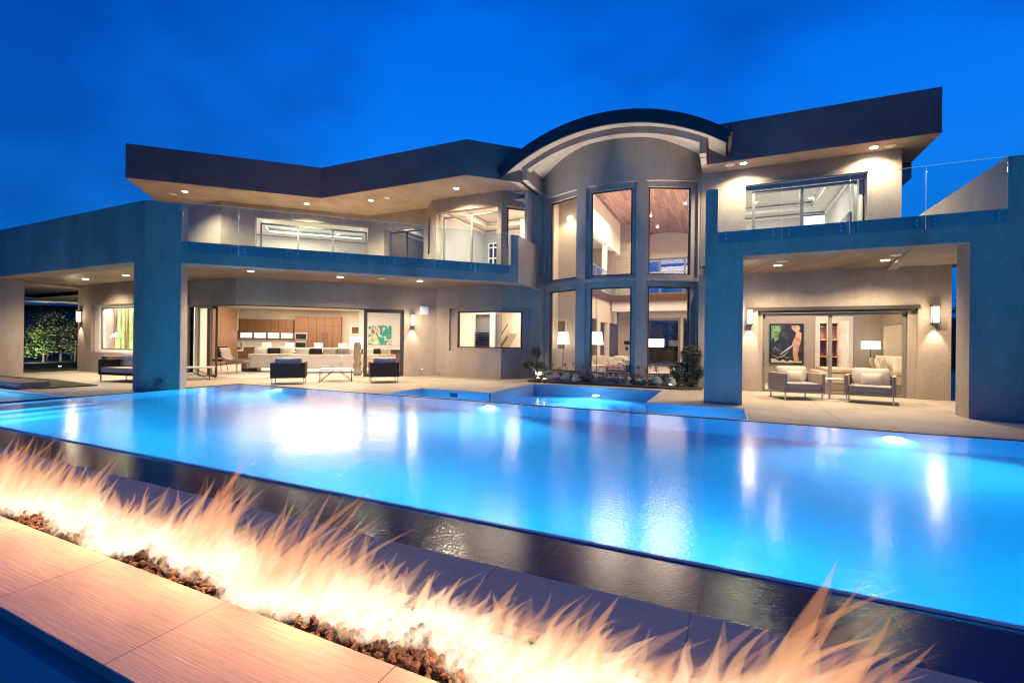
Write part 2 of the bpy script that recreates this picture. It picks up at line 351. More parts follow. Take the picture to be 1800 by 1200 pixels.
# pool shell
PX0, PX1, PY0, PY1 = -13.30, 13.0, 3.12, 9.20
ps = MB()
ps.box(PX0-.15, PX1+.15, PY0-.1, PY1+.1, -1.5, -1.32)
ps.box(PX0-.15, PX0, PY0, PY1, -1.32, -.012); ps.box(PX1, PX1+.15, PY0, PY1, -1.32, -.012)
ps.box(PX0-.15, PX1+.15, PY0-.1, PY0, -1.32, -.104); ps.box(PX0-.15, PX1+.15, PY0-.016, PY0, -.104, -.006); ps.box(PX0-.15, PX1+.15, PY1, PY1+.1, -1.32, -.012)
for k in range(3): ps.box(PX0, PX0+1.6-.4*k, PY0+.0, PY0+2.2, -1.32+.3*k, -1.02+.3*k)
struct('pool_shell', ps, poolplaster)
cp = MB()
cp.box(-8.0, PX1+.2, PY1+.1, PY1+.18, -.6, .004); cp.box(PX0-.15, -8.0, PY1+.1, PY1+.22, -.3, .006)
cp.box(PX0-.30, PX0-.15, PY0-.1, PY1+.22, -.6, .006)
struct('pool_coping', cp, darktile)
def water_mat(name, sig, rough, b1, b2):
    m = bpy.data.materials.new(name); m.use_nodes = True; nt = m.node_tree; N = nt.nodes; L = nt.links
    for n in list(N): N.remove(n)
    out = N.new('ShaderNodeOutputMaterial'); g = N.new('ShaderNodeBsdfGlass'); g.inputs['IOR'].default_value = 1.33; g.inputs['Roughness'].default_value = rough
    g.distribution = 'GGX'
    L.new(g.outputs[0], out.inputs[0])
    v = N.new('ShaderNodeVolumeAbsorption'); mxs = max(sig); v.inputs['Density'].default_value = mxs
    v.inputs['Color'].default_value = (*[1-s/mxs for s in sig], 1); vs_ = N.new('ShaderNodeVolumeScatter'); vs_.inputs['Density'].default_value = .06; vs_.inputs['Anisotropy'].default_value = .2; va_ = N.new('ShaderNodeAddShader')
    L.new(v.outputs[0], va_.inputs[0]); L.new(vs_.outputs[0], va_.inputs[1]); L.new(va_.outputs[0], out.inputs['Volume'])
    tc = N.new('ShaderNodeTexCoord'); mp = N.new('ShaderNodeMapping'); mp.inputs['Scale'].default_value = b1[0]; L.new(tc.outputs['Object'], mp.inputs[0])
    n = N.new('ShaderNodeTexNoise'); n.inputs['Scale'].default_value = 1; n.inputs['Detail'].default_value = 5; n.inputs['Roughness'].default_value = .6; L.new(mp.outputs[0], n.inputs['Vector'])
    mp2 = N.new('ShaderNodeMapping'); mp2.inputs['Scale'].default_value = b2[0]; L.new(tc.outputs['Object'], mp2.inputs[0])
    n2 = N.new('ShaderNodeTexNoise'); n2.inputs['Scale'].default_value = 1; n2.inputs['Detail'].default_value = 3; L.new(mp2.outputs[0], n2.inputs['Vector'])
    p1 = N.new('ShaderNodeBump'); p1.inputs['Strength'].default_value = 1; p1.inputs['Distance'].default_value = b1[1]; L.new(n.outputs[0], p1.inputs['Height'])
    p2 = N.new('ShaderNodeBump'); p2.inputs['Strength'].default_value = 1; p2.inputs['Distance'].default_value = b2[1]; L.new(n2.outputs[0], p2.inputs['Height']); L.new(p1.outputs[0], p2.inputs['Normal'])
    L.new(p2.outputs[0], g.inputs['Normal'])
    MATS[name] = m; return m
waterm = water_mat('pool_water', (.62, .085, .010), .15, ((1.2, 1.6, 2), .004), ((22, 26, 14), .0018))
wm = MB().box(PX0-.02, PX1+.02, PY0-.02, PY1+.02, -1.36, 0)
struct('pool_water', wm, waterm)
# catch basin behind the pool
BZ = -.235
basin = [(-8.0, 9.40), (.42, 9.40), (.42, 11.07), (-1.62, 11.07), (-1.62, 14.2), (-5.76, 14.2), (-5.76, 11.07), (-8.0, 11.07)]
bs = MB(); bs.prism([(-8.2, 9.3), (.6, 9.3), (.6, 14.4), (-8.2, 14.4)], -1.2, -1.05)
bi = MB()
for i in range(len(basin)):
    P, Q = basin[i], basin[(i+1) % len(basin)]
    if i == 0: continue
    M, Lw = frame_of(P, Q); bi.box(.0, Lw-.001*i, .002, .03, -1.05, -.006-.0005*i, M)
    bi.box(.03, Lw-.03, .03, .042, -.085, -.075, M)
struct('catch_basin_floor', bs, poolplaster)
struct('catch_basin_walls', bi, mat('basin_tile', (.30, .31, .34), .4))
for x0_, x1_ in ((-7.9, -5.9), (-1.5, .3)): lamp('AREA', ((x0_+x1_)/2, 9.47, -.12), 11, (.04, .36, 1), shape=(x1_-x0_, .12), aim=(0, 1, -.02))  # added strip lamps without fixtures, turning the basin walls blue
struct('catch_basin_water', MB().prism(basin, -1.07, BZ), water_mat('basin_water', (.9, .22, .02), .06, ((2.5, 3.0, 2), .006), ((14, 17, 14), .001)))
struct('skimmer_opening', MB().box(-7.0, -6.75, 11.035, 11.045, -.19, -.06), blackm)
# spa at the far left
struct('spa_shell', MB().box(-22, -13.6, 1.0, 5.3, -1.1, -1.0).box(-22, -13.6, 5.2, 5.34, -1.0, .006).box(-13.6, -13.45, 1.0, 5.34, -1.0, .006), poolplaster)
struct('spa_water', MB().box(-22.0, -13.58, 1.0, 5.22, -1.02, -.03), waterm)
struct('spa_step', MB().box(-24, -16.6, 5.5, 6.1, 0, .16), tiled('spa_coping', (.16, .12, .13), (.18, .14, .15), 1.2, 1, 0, .003, .4))
tag(MB().prism([(-22.6, 7.05), (-19.3, 7.2), (-16.1, 6.93), (-16.2, 5.75), (-22.6, 5.75)], 0.004, .03).build('lawn', lawnm), kind='stuff')
tag(MB().box(-60, -24.3, 5.0, 40, -.1, .05).build('garden_lawn', lawnm), kind='stuff')

# ------------------------------------------------------------------ fire trough
fp = thing('fire_trough', (-6, 1.8, 0), 'long stone fire trough with burning gas flames in front of the pool', 'fire pit')
def fpart(name, mb, m, **k):
    o = mb.build(name, m, fp, **k); o.location = (6, -1.8, 0); return o
fpart('coping_slab', MB().box(-30, 12, 1.035, 1.56, -.05, 0), slabm, bevel=.004, seg=2)['label'] = 'near stone coping slab'
fpart('coping_slab', MB().box(-30, 12, 2.02, 2.515, -.05, 0), slabm, bevel=.004, seg=2)['label'] = 'far stone coping slab'
fpart('tray', MB().box(-30, 12, 1.56, 2.02, -.16, -.12).box(-30, 12, 1.56, 1.575, -.12, -.051).box(-30, 12, 2.005, 2.02, -.12, -.051), blackm)
fpart('trough_wall', MB().box(-30, 12, 1.05, 2.50, -.60, -.162), mat('sky_lightened_wall', (.42, .42, .46), .9, bump=((90, 90, 90), .4, .01)))  # stucco face coloured paler and bluer to stand for sky light on it
struct('overflow_ledge', MB().box(-30, PX1+.15, 2.518, PY0-.018, -.10, -.016), wetm)
struct('overflow_ledge_base', MB().box(-30, PX1+.15, 2.518, PY0-.10, -1.5, -.102), darktile)
# lava rock
def rocks(n, x0, x1):
    rng = random.Random(3); mb = MB()
    bm = bmesh.new(); bmesh.ops.create_icosphere(bm, subdivisions=1, radius=1); bv = [v.co.copy() for v in bm.verts]; bf = [tuple(v.index for v in f.verts) for f in bm.faces]; bm.free()
    for i in range(n):
        x = x0+(x1-x0)*rng.random(); y = 1.583+.415*rng.random(); r = .010+.014*rng.random()**1.3
        z = -.115+.05*rng.random()+.035*math.sin(math.pi*(y-1.56)/.46)
        R = Matrix.Rotation(rng.random()*6.3, 3, Vector((rng.random(), rng.random(), rng.random()+.01)).normalized())
        sc = Vector((1+.5*rng.random(), .8+.4*rng.random(), .65+.4*rng.random()))
        mb.add([R @ Vector((p.x*sc.x, p.y*sc.y, p.z*sc.z))*r*(1+.25*(rng.random()-.5))+Vector((x, y, z)) for p in bv], bf)
    return mb
tag(rocks(11000, -9.5, 4.8).build('lava_rock_bed', lava), kind='stuff')
# flames
def flame_mat():
    m = bpy.data.materials.new('flame'); m.use_nodes = True; nt = m.node_tree; N = nt.nodes; L = nt.links
    for n in list(N): N.remove(n)
    out = N.new('ShaderNodeOutputMaterial'); ad = N.new('ShaderNodeMixShader'); t = N.new('ShaderNodeBsdfTransparent'); e = N.new('ShaderNodeEmission')
    at = N.new('ShaderNodeAttribute'); at.attribute_name = 'burn'
    sp = N.new('ShaderNodeSeparateColor'); L.new(at.outputs['Color'], sp.inputs[0])
    cr = N.new('ShaderNodeValToRGB'); el = cr.color_ramp.elements
    el[0].position = 0; el[0].color = (1, .80, .58, 1); el[1].position = 1; el[1].color = (.36, .15, .07, 1)
    for p_, c_ in ((.14, (.95, .72, .52, 1)), (.30, (.72, .44, .26, 1)), (.5, (.52, .25, .13, 1))): x = el.new(p_); x.color = c_
    L.new(sp.outputs[0], cr.inputs[0])
    lw = N.new('ShaderNodeLayerWeight'); lw.inputs[0].default_value = .5
    inv = N.new('ShaderNodeMath'); inv.operation = 'SUBTRACT'; inv.inputs[0].default_value = 1; L.new(lw.outputs['Facing'], inv.inputs[1])
    pw = N.new('ShaderNodeMath'); pw.operation = 'POWER'; pw.inputs[1].default_value = 1.0; L.new(inv.outputs[0], pw.inputs[0])
    mu = N.new('ShaderNodeMath'); mu.operation = 'MULTIPLY'; L.new(pw.outputs[0], mu.inputs[0]); L.new(sp.outputs[1], mu.inputs[1])
    mu2 = N.new('ShaderNodeMath'); mu2.operation = 'MULTIPLY'; mu2.use_clamp = True; mu2.inputs[1].default_value = FLAME_GAIN; L.new(mu.outputs[0], mu2.inputs[0])
    L.new(cr.outputs[0], e.inputs[0]); L.new(mu2.outputs[0], ad.inputs[0]); e.inputs[1].default_value = 1.0
    L.new(t.outputs[0], ad.inputs[1]); L.new(e.outputs[0], ad.inputs[2]); L.new(ad.outputs[0], out.inputs[0])
    m.cycles.emission_sampling = 'NONE'; return m
FLAME_GAIN = .46
def flames():
    rng = random.Random(11); vs = []; fs = []; cols = []
    def tongue(x, y, z, h, r0, lx, ly, gain, seg=7, nr=10, mh=0.0):
        y += .05*math.sin(x*3.7+.5)+.03*math.sin(x*8.9)
        k = len(vs); ph = rng.random()*6.3; wob = .015+.05*rng.random()
        fl = .45+.4*rng.random(); tw = rng.random()*3.14; bias = rng.random()
        for i in range(nr+1):
            t = i/nr; w = (math.sin(math.pi*min(1, t*.78+.22))**.9*(1-t)**.35 if i < nr else 0.0)
            cx = x+lx*h*t**1.6+wob*math.sin(ph+t*4)*t; cyy = y+ly*h*t**1.6+wob*.6*math.cos(ph+t*3.3)*t; cz = z+h*t
            for j in range(seg):
                a = 2*math.pi*j/seg; ca, sa = math.cos(a)*r0*w, math.sin(a)*r0*w*fl
                vs.append((cx+ca*math.cos(tw)-sa*math.sin(tw), cyy+ca*math.sin(tw)+sa*math.cos(tw), cz+ (ca*.2)))
                fade = (1-t)**.35*(min(1, .25+t*3.2)); hot = min(1, max(0, (z+.07+h*t)/.50)*(.85+.5*bias)); hot = max(hot, mh)
                cols.append((hot, gain*fade, 0, 1))
        for i in range(nr):
            for j in range(seg): fs.append((k+i*seg+j, k+i*seg+(j+1) % seg, k+(i+1)*seg+(j+1) % seg, k+(i+1)*seg+j))
    def hgt(x): return (.80+.20*math.sin(x*2.1+1)+.15*math.sin(x*5.3+.3))*(1.0 if x < -2.5 else max(.70, 1.0-(x+2.5)*.085))
    x = -9.0
    while x < 4.6:
        cl = .5+.5*math.sin(x*5.9+1.7*math.sin(x*1.9)); g = hgt(x)*(.74+.34*cl); q2 = (.60+.60*cl)*(.85+.25*math.sin(x*11.3))
        for _ in range(4):    # broad bright bodies near the burner
            tongue(x+rng.uniform(-.05, .05), 1.80+rng.uniform(-.10, .14), -.07, g*rng.uniform(.12, .30), rng.uniform(.045, .095), rng.uniform(.2, .9), rng.uniform(0, .3), q2*rng.uniform(.5, 1.1))
        for _ in range(3):    # mid tongues
            tongue(x+rng.uniform(-.05, .05), 1.82+rng.uniform(-.10, .14), -.04, g*rng.uniform(.22, .46), rng.uniform(.024, .064), rng.uniform(.2, 1.1), rng.uniform(0, .35), q2*rng.choice((.15, .3, .8)), mh=.10)
        if rng.random() < .75: # tall thin tips
            tongue(x, 1.86+rng.uniform(-.06, .10), 0.0, g*rng.uniform(.36, .62), rng.uniform(.022, .050), rng.uniform(.25, .9), rng.uniform(0, .3), rng.choice((.2, .35, .8)))
        for _ in range(2): # low wisps licking over the rock
            tongue(x, 1.64+rng.uniform(0, .1), -.06, rng.uniform(.05, .15), rng.uniform(.012, .034), rng.uniform(-.6, 1.2), rng.uniform(-.2, .3), q2*rng.uniform(.1, .5), mh=.34)
        x += .020
    me = bpy.data.meshes.new('flames'); me.from_pydata(vs, [], fs); me.update()
    ca = me.color_attributes.new('burn', 'FLOAT_COLOR', 'POINT'); ca.data.foreach_set('color', np.array(cols, dtype=np.float32).ravel())
    me.polygons.foreach_set('use_smooth', [True]*len(me.polygons)); me.materials.append(flame_mat())
    o = bpy.data.objects.new('flames', me); COL.objects.link(o); tag(o, kind='stuff'); return o
flames()
for i in range(15):
    x = -9.2+i*.92
    lamp('SPOT', (x, 1.74, .30), 20, (1, .45, .19), .12, aim=(0, -.42, -1), spot=150, blend=.5)

# ================================================================== HOUSE
house = thing('house', (0, 0, 0), 'two storey modern stucco villa with curved glass bay and flat overhanging roofs', 'house')
def H(name, mb, m, **k): return mb.build(name, m, house, **k)
D = math.sqrt(.5)
# ---- right frame (pillars and beam in front of the bedroom terrace)
YF = 11.66
H('pillar', MB().box(-.43, .37, YF, YF+.56, 0, ZG-.002).box(-.43, -.17, YF, YF+.2, ZG-.002, ZP+.02), stucco)
H('pillar', MB().prism([(4.25, YF), (4.77, YF), (4.77, YF+.56), (4.25, YF+.56)], 0, ZG-.002).box(4.77, 9.5, YF, YF+.56, 0, ZP-.02), stucco)
H('beam', MB().box(.37, 4.25, YF, YF+.56, ZO, ZG-.002), stucco)
H('parapet_wall', MB().box(4.77, 4.97, YF+.56, 16.0, ZF, ZP-.02), stucco)
H('balcony_slab', MB().box(-.43, 9.5, YF+.56, 16.19, ZS+.03, ZF), stucco)
H('soffit', MB().prism([(-.43, YF+.56), (3.55, YF+.56), (3.9, 15.3), (-.43, 15.3)], ZS, ZS+.028), soffit_wood2)
H('soffit', MB().prism([(3.55, YF+.56), (9.5, YF+.56), (9.5, 15.3), (3.9, 15.3)], ZS, ZS+.029), stucco)['label'] = 'plain stucco soffit'
H('soffit_beam', MB().prism([(3.55, YF+.562), (3.75, YF+.562), (4.10, 15.298), (3.9, 15.298)], ZS-.07, ZS-.001), stucco)
# ---- left corner pillar, wing and diagonal beam
PA, PB, PC = (-14.18, 6.85), (-13.71, 6.85), (-13.14, 7.42)
H('pillar', MB().prism([PA, PB, PC, (PC[0]-.56*D, PC[1]+.56*D), (-14.18, 7.60)], 0, ZP), stucco)
H('beam', MB().box(-34, -14.18, 6.85, 7.41, ZO, ZP), stucco)['label'] = 'long parapet beam of the left wing'
H('pillar', MB().box(-26.0, -22.7, 6.86, 7.62, 0, ZO), stucco)
H('beam', MB().box(-24.1, -23.6, 7.62, 9.65, ZO-.03, ZS), stucco)
DE = (-6.36, 14.20)
M, LD = frame_of(PC, DE)
H('beam', MB().box(0, LD, 0, .56, ZO, ZG-.002, M), stucco)['label'] = 'diagonal balcony edge beam'
slab = [(-14.18, 7.6), (PC[0]-.56*D, PC[1]+.56*D), (DE[0]-.56*D, DE[1]+.56*D), (-6.36, 14.2), (-6.36, 16.2), (-7.5, 16.0), (-14.18, 16.0)]
H('balcony_slab', MB().prism([(PC[0]-.565*D, PC[1]+.565*D), (DE[0]-.565*D, DE[1]+.565*D), (-6.57, 14.6), (-6.57, 16.25), (-10, 15.6), (-19.0, 10.6), (-19.0, 7.5), (-14.18, 7.61)], ZS+.03, ZF), stucco)
H('balcony_slab', MB().prism([(-19.01, 7.42), (-19.01, 16.5), (-34, 16.5), (-34, 7.42)], ZS+.03, ZF), stucco)
H('soffit', MB().prism([(PC[0]-.565*D, PC[1]+.565*D), (DE[0]-.9, DE[1]-.10), (-7.5, 15.33), (-10.37, 15.28), (-15.3, 10.38), (-19, 10.38), (-23.6, 9.66), (-23.6, 7.42), (-14.18, 7.61)], ZS, ZS+.028), soffit_wood)
H('soffit', MB().prism([(DE[0]-.9, DE[1]-.11), (DE[0]-.56*D, DE[1]+.0), (-6.36, 14.25), (-6.37, 16.3), (-7.45, 15.33)], ZS, ZS+.027), stucco)
H('parapet_wall', MB().box(-6.56, -6.36, 14.21, 16.35, ZO, ZP+.03), stucco)
H('parapet_wall', MB().box(0, .27, 0, .2, ZG-.002, ZP+.03, Matrix(frame_of((DE[0]-.27*D, DE[1]-.27*D), DE)[0])), stucco)
# ---- lower walls
TH = .34
w1 = ((-24.0, 9.65), (-18.3, 9.65)); op1 = (1.06, 4.2, .80, 2.66)
wall('wall', *w1, TH, 0, ZS, stucco, house, [op1]); window('window', *w1, (1.4, 4.19, .90, 2.56), .16, house, m=bronze_l)
H('window_reveal', MB().box(1.06, 1.4, .12, .30, .801, 2.659, Matrix(frame_of(*w1)[0])).box(1.4, 4.19, .12, .30, .801, .90, Matrix(frame_of(*w1)[0])).box(1.4, 4.19, .12, .30, 2.56, 2.659, Matrix(frame_of(*w1)[0])), trimw)
H('wall', MB().box(-24.0, -23.66, 10.0, 12.3, 0, ZS), stucco)
H('wall', MB().box(-18.3, -17.95, 9.65, 10.36, 0, ZS), stucco)
HD = 2.57
w2 = ((-18.3, 10.4), (-15.3, 10.4)); w3 = ((-15.3, 10.4), (-10.37, 15.30))
wall('header', *w2, TH, HD, ZS, stucco, house, ext=(0, .0)); wall('header', *w3, TH, HD, ZS, stucco, house, ext=(0, -1.28))
H('track', MB().box(0, 3.0, .06, .26, HD-.035, HD-.002, Matrix(frame_of(*w2)[0])).box(-.08, 4.30, .06, .26, HD-.035, HD-.002, Matrix(frame_of(*w3)[0])), bronze)
M3, L3 = frame_of(*w3)
H('wall', MB().box(5.70, L3, 0, TH, 0, ZS, M3).box(5.665, 5.70, 0, TH, HD, ZS, M3), stucco)
window('sliding_door', *w3, (4.22, 5.70, .0, HD-.002), .10, house, fw=.13, fd=.10, m=bronze, label='folded back glass door panel')
window('sliding_door', *w2, (.75, 1.55, .0, HD-.04), .10, house, fw=.06, fd=.05, m=bronze_l)
window('sliding_door', *w2, (1.2, 1.72, .0, HD-.04), .18, house, fw=.07, fd=.05, m=bronze)
w4 = ((-10.37, 15.30), (-7.50, 15.30)); w5 = ((-7.50, 15.30), (-6.40, 16.40))
wall('wall', *w4, TH, 0, ZS, stucco, house, [(.60, 2.87, 1.0, 2.67)]); wall('wall', *w5, TH, 0, ZS, stucco, house, [(0.0, 1.17, 1.0, 2.67)])
window('window', *w4, (.90, 2.83, 1.13, 2.54), .17, house, fw=.05, m=bronze, label='wide window wrapping the wall corner', ends=(1, 0)); window('window', *w5, (-.02, .91, 1.13, 2.54), .19, house, fw=.05, m=bronze, ends=(0, 1))
m4, m5 = frame_of(*w4)[0], frame_of(*w5)[0]
H('window_reveal', MB().box(.60, .90, .13, .3, 1.0, 2.67, m4).box(.9, 2.83, .13, .3, 1.0, 1.13, m4).box(.9, 2.83, .13, .3, 2.54, 2.67, m4), stucco)
H('window_reveal', MB().box(.91, 1.17, .15, .32, 1.0, 2.67, m5).box(.08, .91, .15, .32, 1.0, 1.13, m5).box(.08, .91, .15, .32, 2.54, 2.67, m5), stucco)
w6 = ((-.74, 15.30), (5.23, 15.30)); opd = (1.63, 5.31, 0, 2.45)
wall('wall', *w6, TH, 0, ZS, stucco, house, [opd])
window('sliding_door', *w6, (1.76, 5.13, .0, 2.30), .20, house, mull=(3.44,), fw=.075, fd=.10, m=bronze_l, handle=1.80, label='bedroom terrace sliding glass door')
M6 = frame_of(*w6)[0]
H('door_head', MB().box(1.50, 5.34, -.05, .05, 2.36, 2.455, M6).box(1.64, 5.30, .05, .19, 2.31, 2.36, M6), bronze)
H('door_reveal', MB().box(1.633, 1.755, .12, .32, 0, 2.448, M6), stucco); H('door_reveal', MB().box(5.135, 5.307, .12, .32, 0, 2.448, M6), stucco)
H('wall', MB().box(4.89, 5.23, 15.64, 24, 0, ZS), stucco)
H('wall', MB().box(-.74, -.5, 15.64, 16.2, 0, ZS), stucco)
# ---- curved bay
BC, BR = Vector((-3.53, 19.48, 0)), 4.28
def bp(th, z, r=BR): t = math.radians(th); return (BC.x+math.sin(t)*r, BC.y-math.cos(t)*r, z)
def vz(x, apex, half=5.9, cx=-3.47): return apex-half+math.sqrt(max(0, half*half-(x-cx)**2))
def curved(mb, t0, t1, z0, z1, r0=BR, r1=BR-.34, top=None):
    n = max(2, int(abs(t1-t0)/2.2)); vs = []; fs = []
    for i in range(n+1):
        t = t0+(t1-t0)*i/n
        a = bp(t, 0, r0); zt = vz(a[0], top) if top else z1
        vs += [bp(t, z0, r0), bp(t, zt, r0), bp(t, zt, r1), bp(t, z0, r1)]
    for i in range(n):
        k = i*4
        for j in range(4): fs.append((k+j, k+4+j, k+4+(j+1) % 4, k+(j+1) % 4))
    fs += [(0, 1, 2, 3)[::-1], tuple(n*4+j for j in range(4))]
    return mb.add(vs, fs)
CASE = [(-37.9, -15.7), (-10.9, 11.85), (16.2, 39.3)]; GL = [(-34.6, -15.9), (-8.8, 10.3), (17.35, 36.6)]
bw = MB()
curved(bw, -41, 41, 0, .16); curved(bw, -41, 41, 3.41, 3.54); curved(bw, -41, 41, 6.67, 0, top=8.17)
edges = [-41]+[a for c in CASE for a in c]+[41]
for i in range(0, len(edges), 2):
    curved(bw, edges[i], edges[i+1], .16, 3.41); curved(bw, edges[i], edges[i+1], 3.54, 6.67)
H('bay_wall', bw, stucco)['label'] = 'bowed stucco wall with six tall window openings'
for (c0, c1), (g0, g1) in zip(CASE, GL):
    for z0, z1, gz0, gz1 in ((.16, 3.41, .35, 3.24), (3.54, 6.67, 3.63, 6.49)):
        rv = MB(); r1, r2 = BR-.10, BR-.27
        curved(rv, c0, g0, z0, z1, r1, r2) if g0-c0 > .3 else None
        curved(rv, g1, c1, z0, z1, r1, r2) if c1-g1 > .3 else None
        curved(rv, g0, g1, gz1, z1, r1, r2); curved(rv, g0, g1, z0, gz0, r1, r2)
        H('window_reveal', rv, stucco)
        P = bp(g0, 0, BR-.17); Q = bp(g1, 0, BR-.17); Lw = (Vector(P)-Vector(Q)).length
        window('window', P, Q, (0, Lw, gz0, gz1), -.02, house, fw=.045, fd=.05, m=bronze)
# ---- vault over the bay
VX = -3.47
def arch(mb, y0, y1, za, zb, x0, x1, n=40, half=5.9):
    vs = []; fs = []
    for i in range(n+1):
        x = x0+(x1-x0)*i/n; a = vz(x, za, half); b = vz(x, zb, half)
        vs += [(x, y0, a), (x, y0, b), (x, y1, b), (x, y1, a)]
    for i in range(n):
        k = i*4
        for j in range(4): fs.append((k+j, k+(j+1) % 4, k+4+(j+1) % 4, k+4+j))
    fs += [(0, 3, 2, 1), tuple(n*4+j for j in range(4))]
    return mb.add(vs, fs)
vh = 3.45
H('vault_soffit', arch(MB(), 14.06, 19.0, 8.18, 8.30, VX-vh, VX+vh), stucco)
H('vault_ceiling', arch(MB(), 19.0, 31.2, 8.18, 8.30, VX-vh, VX+vh), vault_wood)
H('vault_ceiling', arch(MB(), 16.45, 19.0, 8.165, 8.178, VX-2.6, VX+2.6), vault_wood)
rf = arch(MB(), 14.0, 14.06, 8.07, 8.47, VX-3.52, VX+3.52); arch(rf, 14.06, 31.2, 8.301, 8.47, VX-3.52, VX+3.52)
H('vault_roof', rf, roofm)
lp = MB()
for k, (dx, dz) in enumerate(((.05, -.02), (.09, -.12), (.05, -.22))):
    for sg in (-1, 1):
        x = VX+sg*3.52; lp.box(x, x+sg*dx, 13.97, 31.2, 7.32+dz, 7.40+dz)
H('drip_edge', lp, roofm)
va = MB(); arch(va, 14.55, 14.85, 7.97, 8.178, VX-2.93, VX+2.93)
for sg in (-1, 1): va.box(VX+sg*2.75, VX+sg*2.93, 14.549, 14.85, 6.95, 7.50)
H('arch_beam', va, stucco)
for sg in (-1, 1): H('arch_cheek', MB().box(VX+sg*2.76, VX+sg*2.92, 14.85, 16.35, 6.93, 7.62), stucco)
# ---- flat roofs
R1 = [(-18.87, 8.82), (-14.34, 13.18), (-7.85, 13.22), (-6.50, 14.57), (-6.41, 30), (-24, 30), (-31.5, 21.5)]
H('roof', MB().prism(R1, ZR+.012, ZT), stucco2)['label'] = 'left flat roof with zigzag fascia'
H('soffit', MB().prism([(x+.0, y) for x, y in R1], ZR, ZR+.011), stucco)
R2 = [(-.60, 15.38), (5.05, 15.42), (5.05, 24.5), (-.60, 30)]
H('roof', MB().prism(R2, ZR+.012, ZT), stucco2)['label'] = 'right flat roof with deep overhang'
H('soffit', MB().prism(R2, ZR, ZR+.011), stucco)
H('roof', MB().box(4.55, 5.046, 17.53, 24.4, 6.42, ZR-.002), stucco2)['label'] = 'dropped fascia behind the right roof corner'
# ---- upper walls
u1 = ((-18.4, 11.85), (-14.35, 15.90)); u2 = ((-14.35, 15.90), (-11.30, 15.90)); u3 = ((-11.30, 15.90), (-10.50, 15.10)); u4 = ((-10.50, 15.10), (-7.45, 15.10)); u5 = ((-7.45, 15.10), (-6.30, 16.25)); u6 = ((-.75, 16.2), (4.45, 16.2))
wall('wall', (-22.5, 11.85), (-18.4, 11.85), TH, ZF, ZR, stucco, house)
wall('wall', *u1, TH, ZF, ZR, stucco, house, [(1.23, 5.66, ZF+.02, 6.42)]); window('window', *u1, (1.38, 5.62, ZF+.03, 6.22), .18, house, mull=(2.82, 4.19), fw=.07, m=bronze_l, label='wide three panel window on the diagonal wall')
wall('wall', *u2, TH, ZF, ZR, stucco, house, [(.80, 2.90, ZF+.02, 6.22)]); window('sliding_door', *u2, (.95, 2.85, ZF+.03, 6.12), .18, house, mull=(1.88,), fw=.06, m=bronze)
wall('wall', *u3, TH, ZF, ZR, stucco, house, [(.3, .75, 4.9, 6.4)]); window('window', *u3, (.31, .74, 4.91, 6.39), .18, house, fw=.05, m=bronze)
wall('wall', *u4, TH, ZF, ZR, stucco, house, [(.20, 2.90, ZF+.02, 6.42)]); window('sliding_door', *u4, (.42, 2.84, ZF+.03, 6.24), .18, house, mull=(1.70,), fw=.07, m=bronze_l, label='balcony sliding door left of the curved bay')
wall('wall', *u5, TH, ZF, ZR, stucco, house, [(.22, 1.08, 4.82, 6.40)]); window('window', *u5, (.26, 1.04, 4.86, 6.36), .12, house, fw=.06, m=bronze)
wall('wall', *u6, TH, ZF, ZR, stucco, house, [(1.31, 4.42, ZF+.02, 6.44)]); window('sliding_door', *u6, (1.50, 4.22, ZF+.03, 6.20), .16, house, mull=(2.84,), fw=.08, fd=.08, m=bronze_l, label='balcony sliding door right of the curved bay')
MU6 = frame_of(*u6)[0]
H('door_head', MB().box(1.27, 4.45, -.04, .12, 6.36, 6.446, MU6).box(1.32, 4.41, .10, .15, 6.21, 6.36, MU6), bronze_l)
H('wall', MB().box(4.11, 4.45, 16.54, 24, ZF, ZR), stucco)
for uu, op in ((u1, (1.23, 5.66, ZF+.03, 6.42)), (u4, (.20, 2.90, ZF+.03, 6.42))):
    MM = frame_of(*uu)[0]; H('door_head', MB().box(op[0]-.03, op[1]+.03, -.03, .10, op[3]-.05, op[3]+.03, MM), stucco)
# ---- balustrades: clamped glass panels with paired bolts
def balustrade(P, Q, cuts, z0, z1, first, pxs):
    M, Lw = frame_of(P, Q); inv = M.inverted(); panels = []
    for i in range(len(cuts)-1):
        a, b = cuts[i]+.006, cuts[i+1]-.006
        o = MB().box(a, b, -.045, -.030, z0, z1, M).build('glass_panel', rail_m, house)
        MB().box(a, b, -.0452, -.0298, z1, z1+.004, M).build('edge', MATS['glass_edge'], o)
        if i < len(cuts)-2: MB().box(b, b+.005, -.0452, -.0298, z0, z1, M).build('edge', MATS['glass_edge'], o)
        panels.append((a, b, o))
    for (px, py) in pxs:
        h = inv @ atpl(px, py, P, Q)
        for a, b, o in panels:
            if a-.05 <= h.x <= b+.05:
                mb = MB()
                for dz in (.05, -.05):
                    c = M @ Vector((h.x, -.062, h.z+dz)); c2 = M @ Vector((h.x, -.001, h.z+dz)); mb.tube([c, c2], .024, 12)
                mb.box(h.x-.010, h.x+.010, -.029, -.024, h.z-.07, h.z+.07, M)
                mb.build('standoff', steel, o); break
mat('glass_edge', (.35, .55, .52), .2, emit=((.5, .7, .66), .12))
def cuts_from(P, Q, pxs, z=4.3):
    M, _ = frame_of(P, Q); inv = M.inverted()
    return [(inv @ atpl(px, 420, P, Q)).x for px in pxs]
LB = (PC[0]+.0, PC[1]+.0)
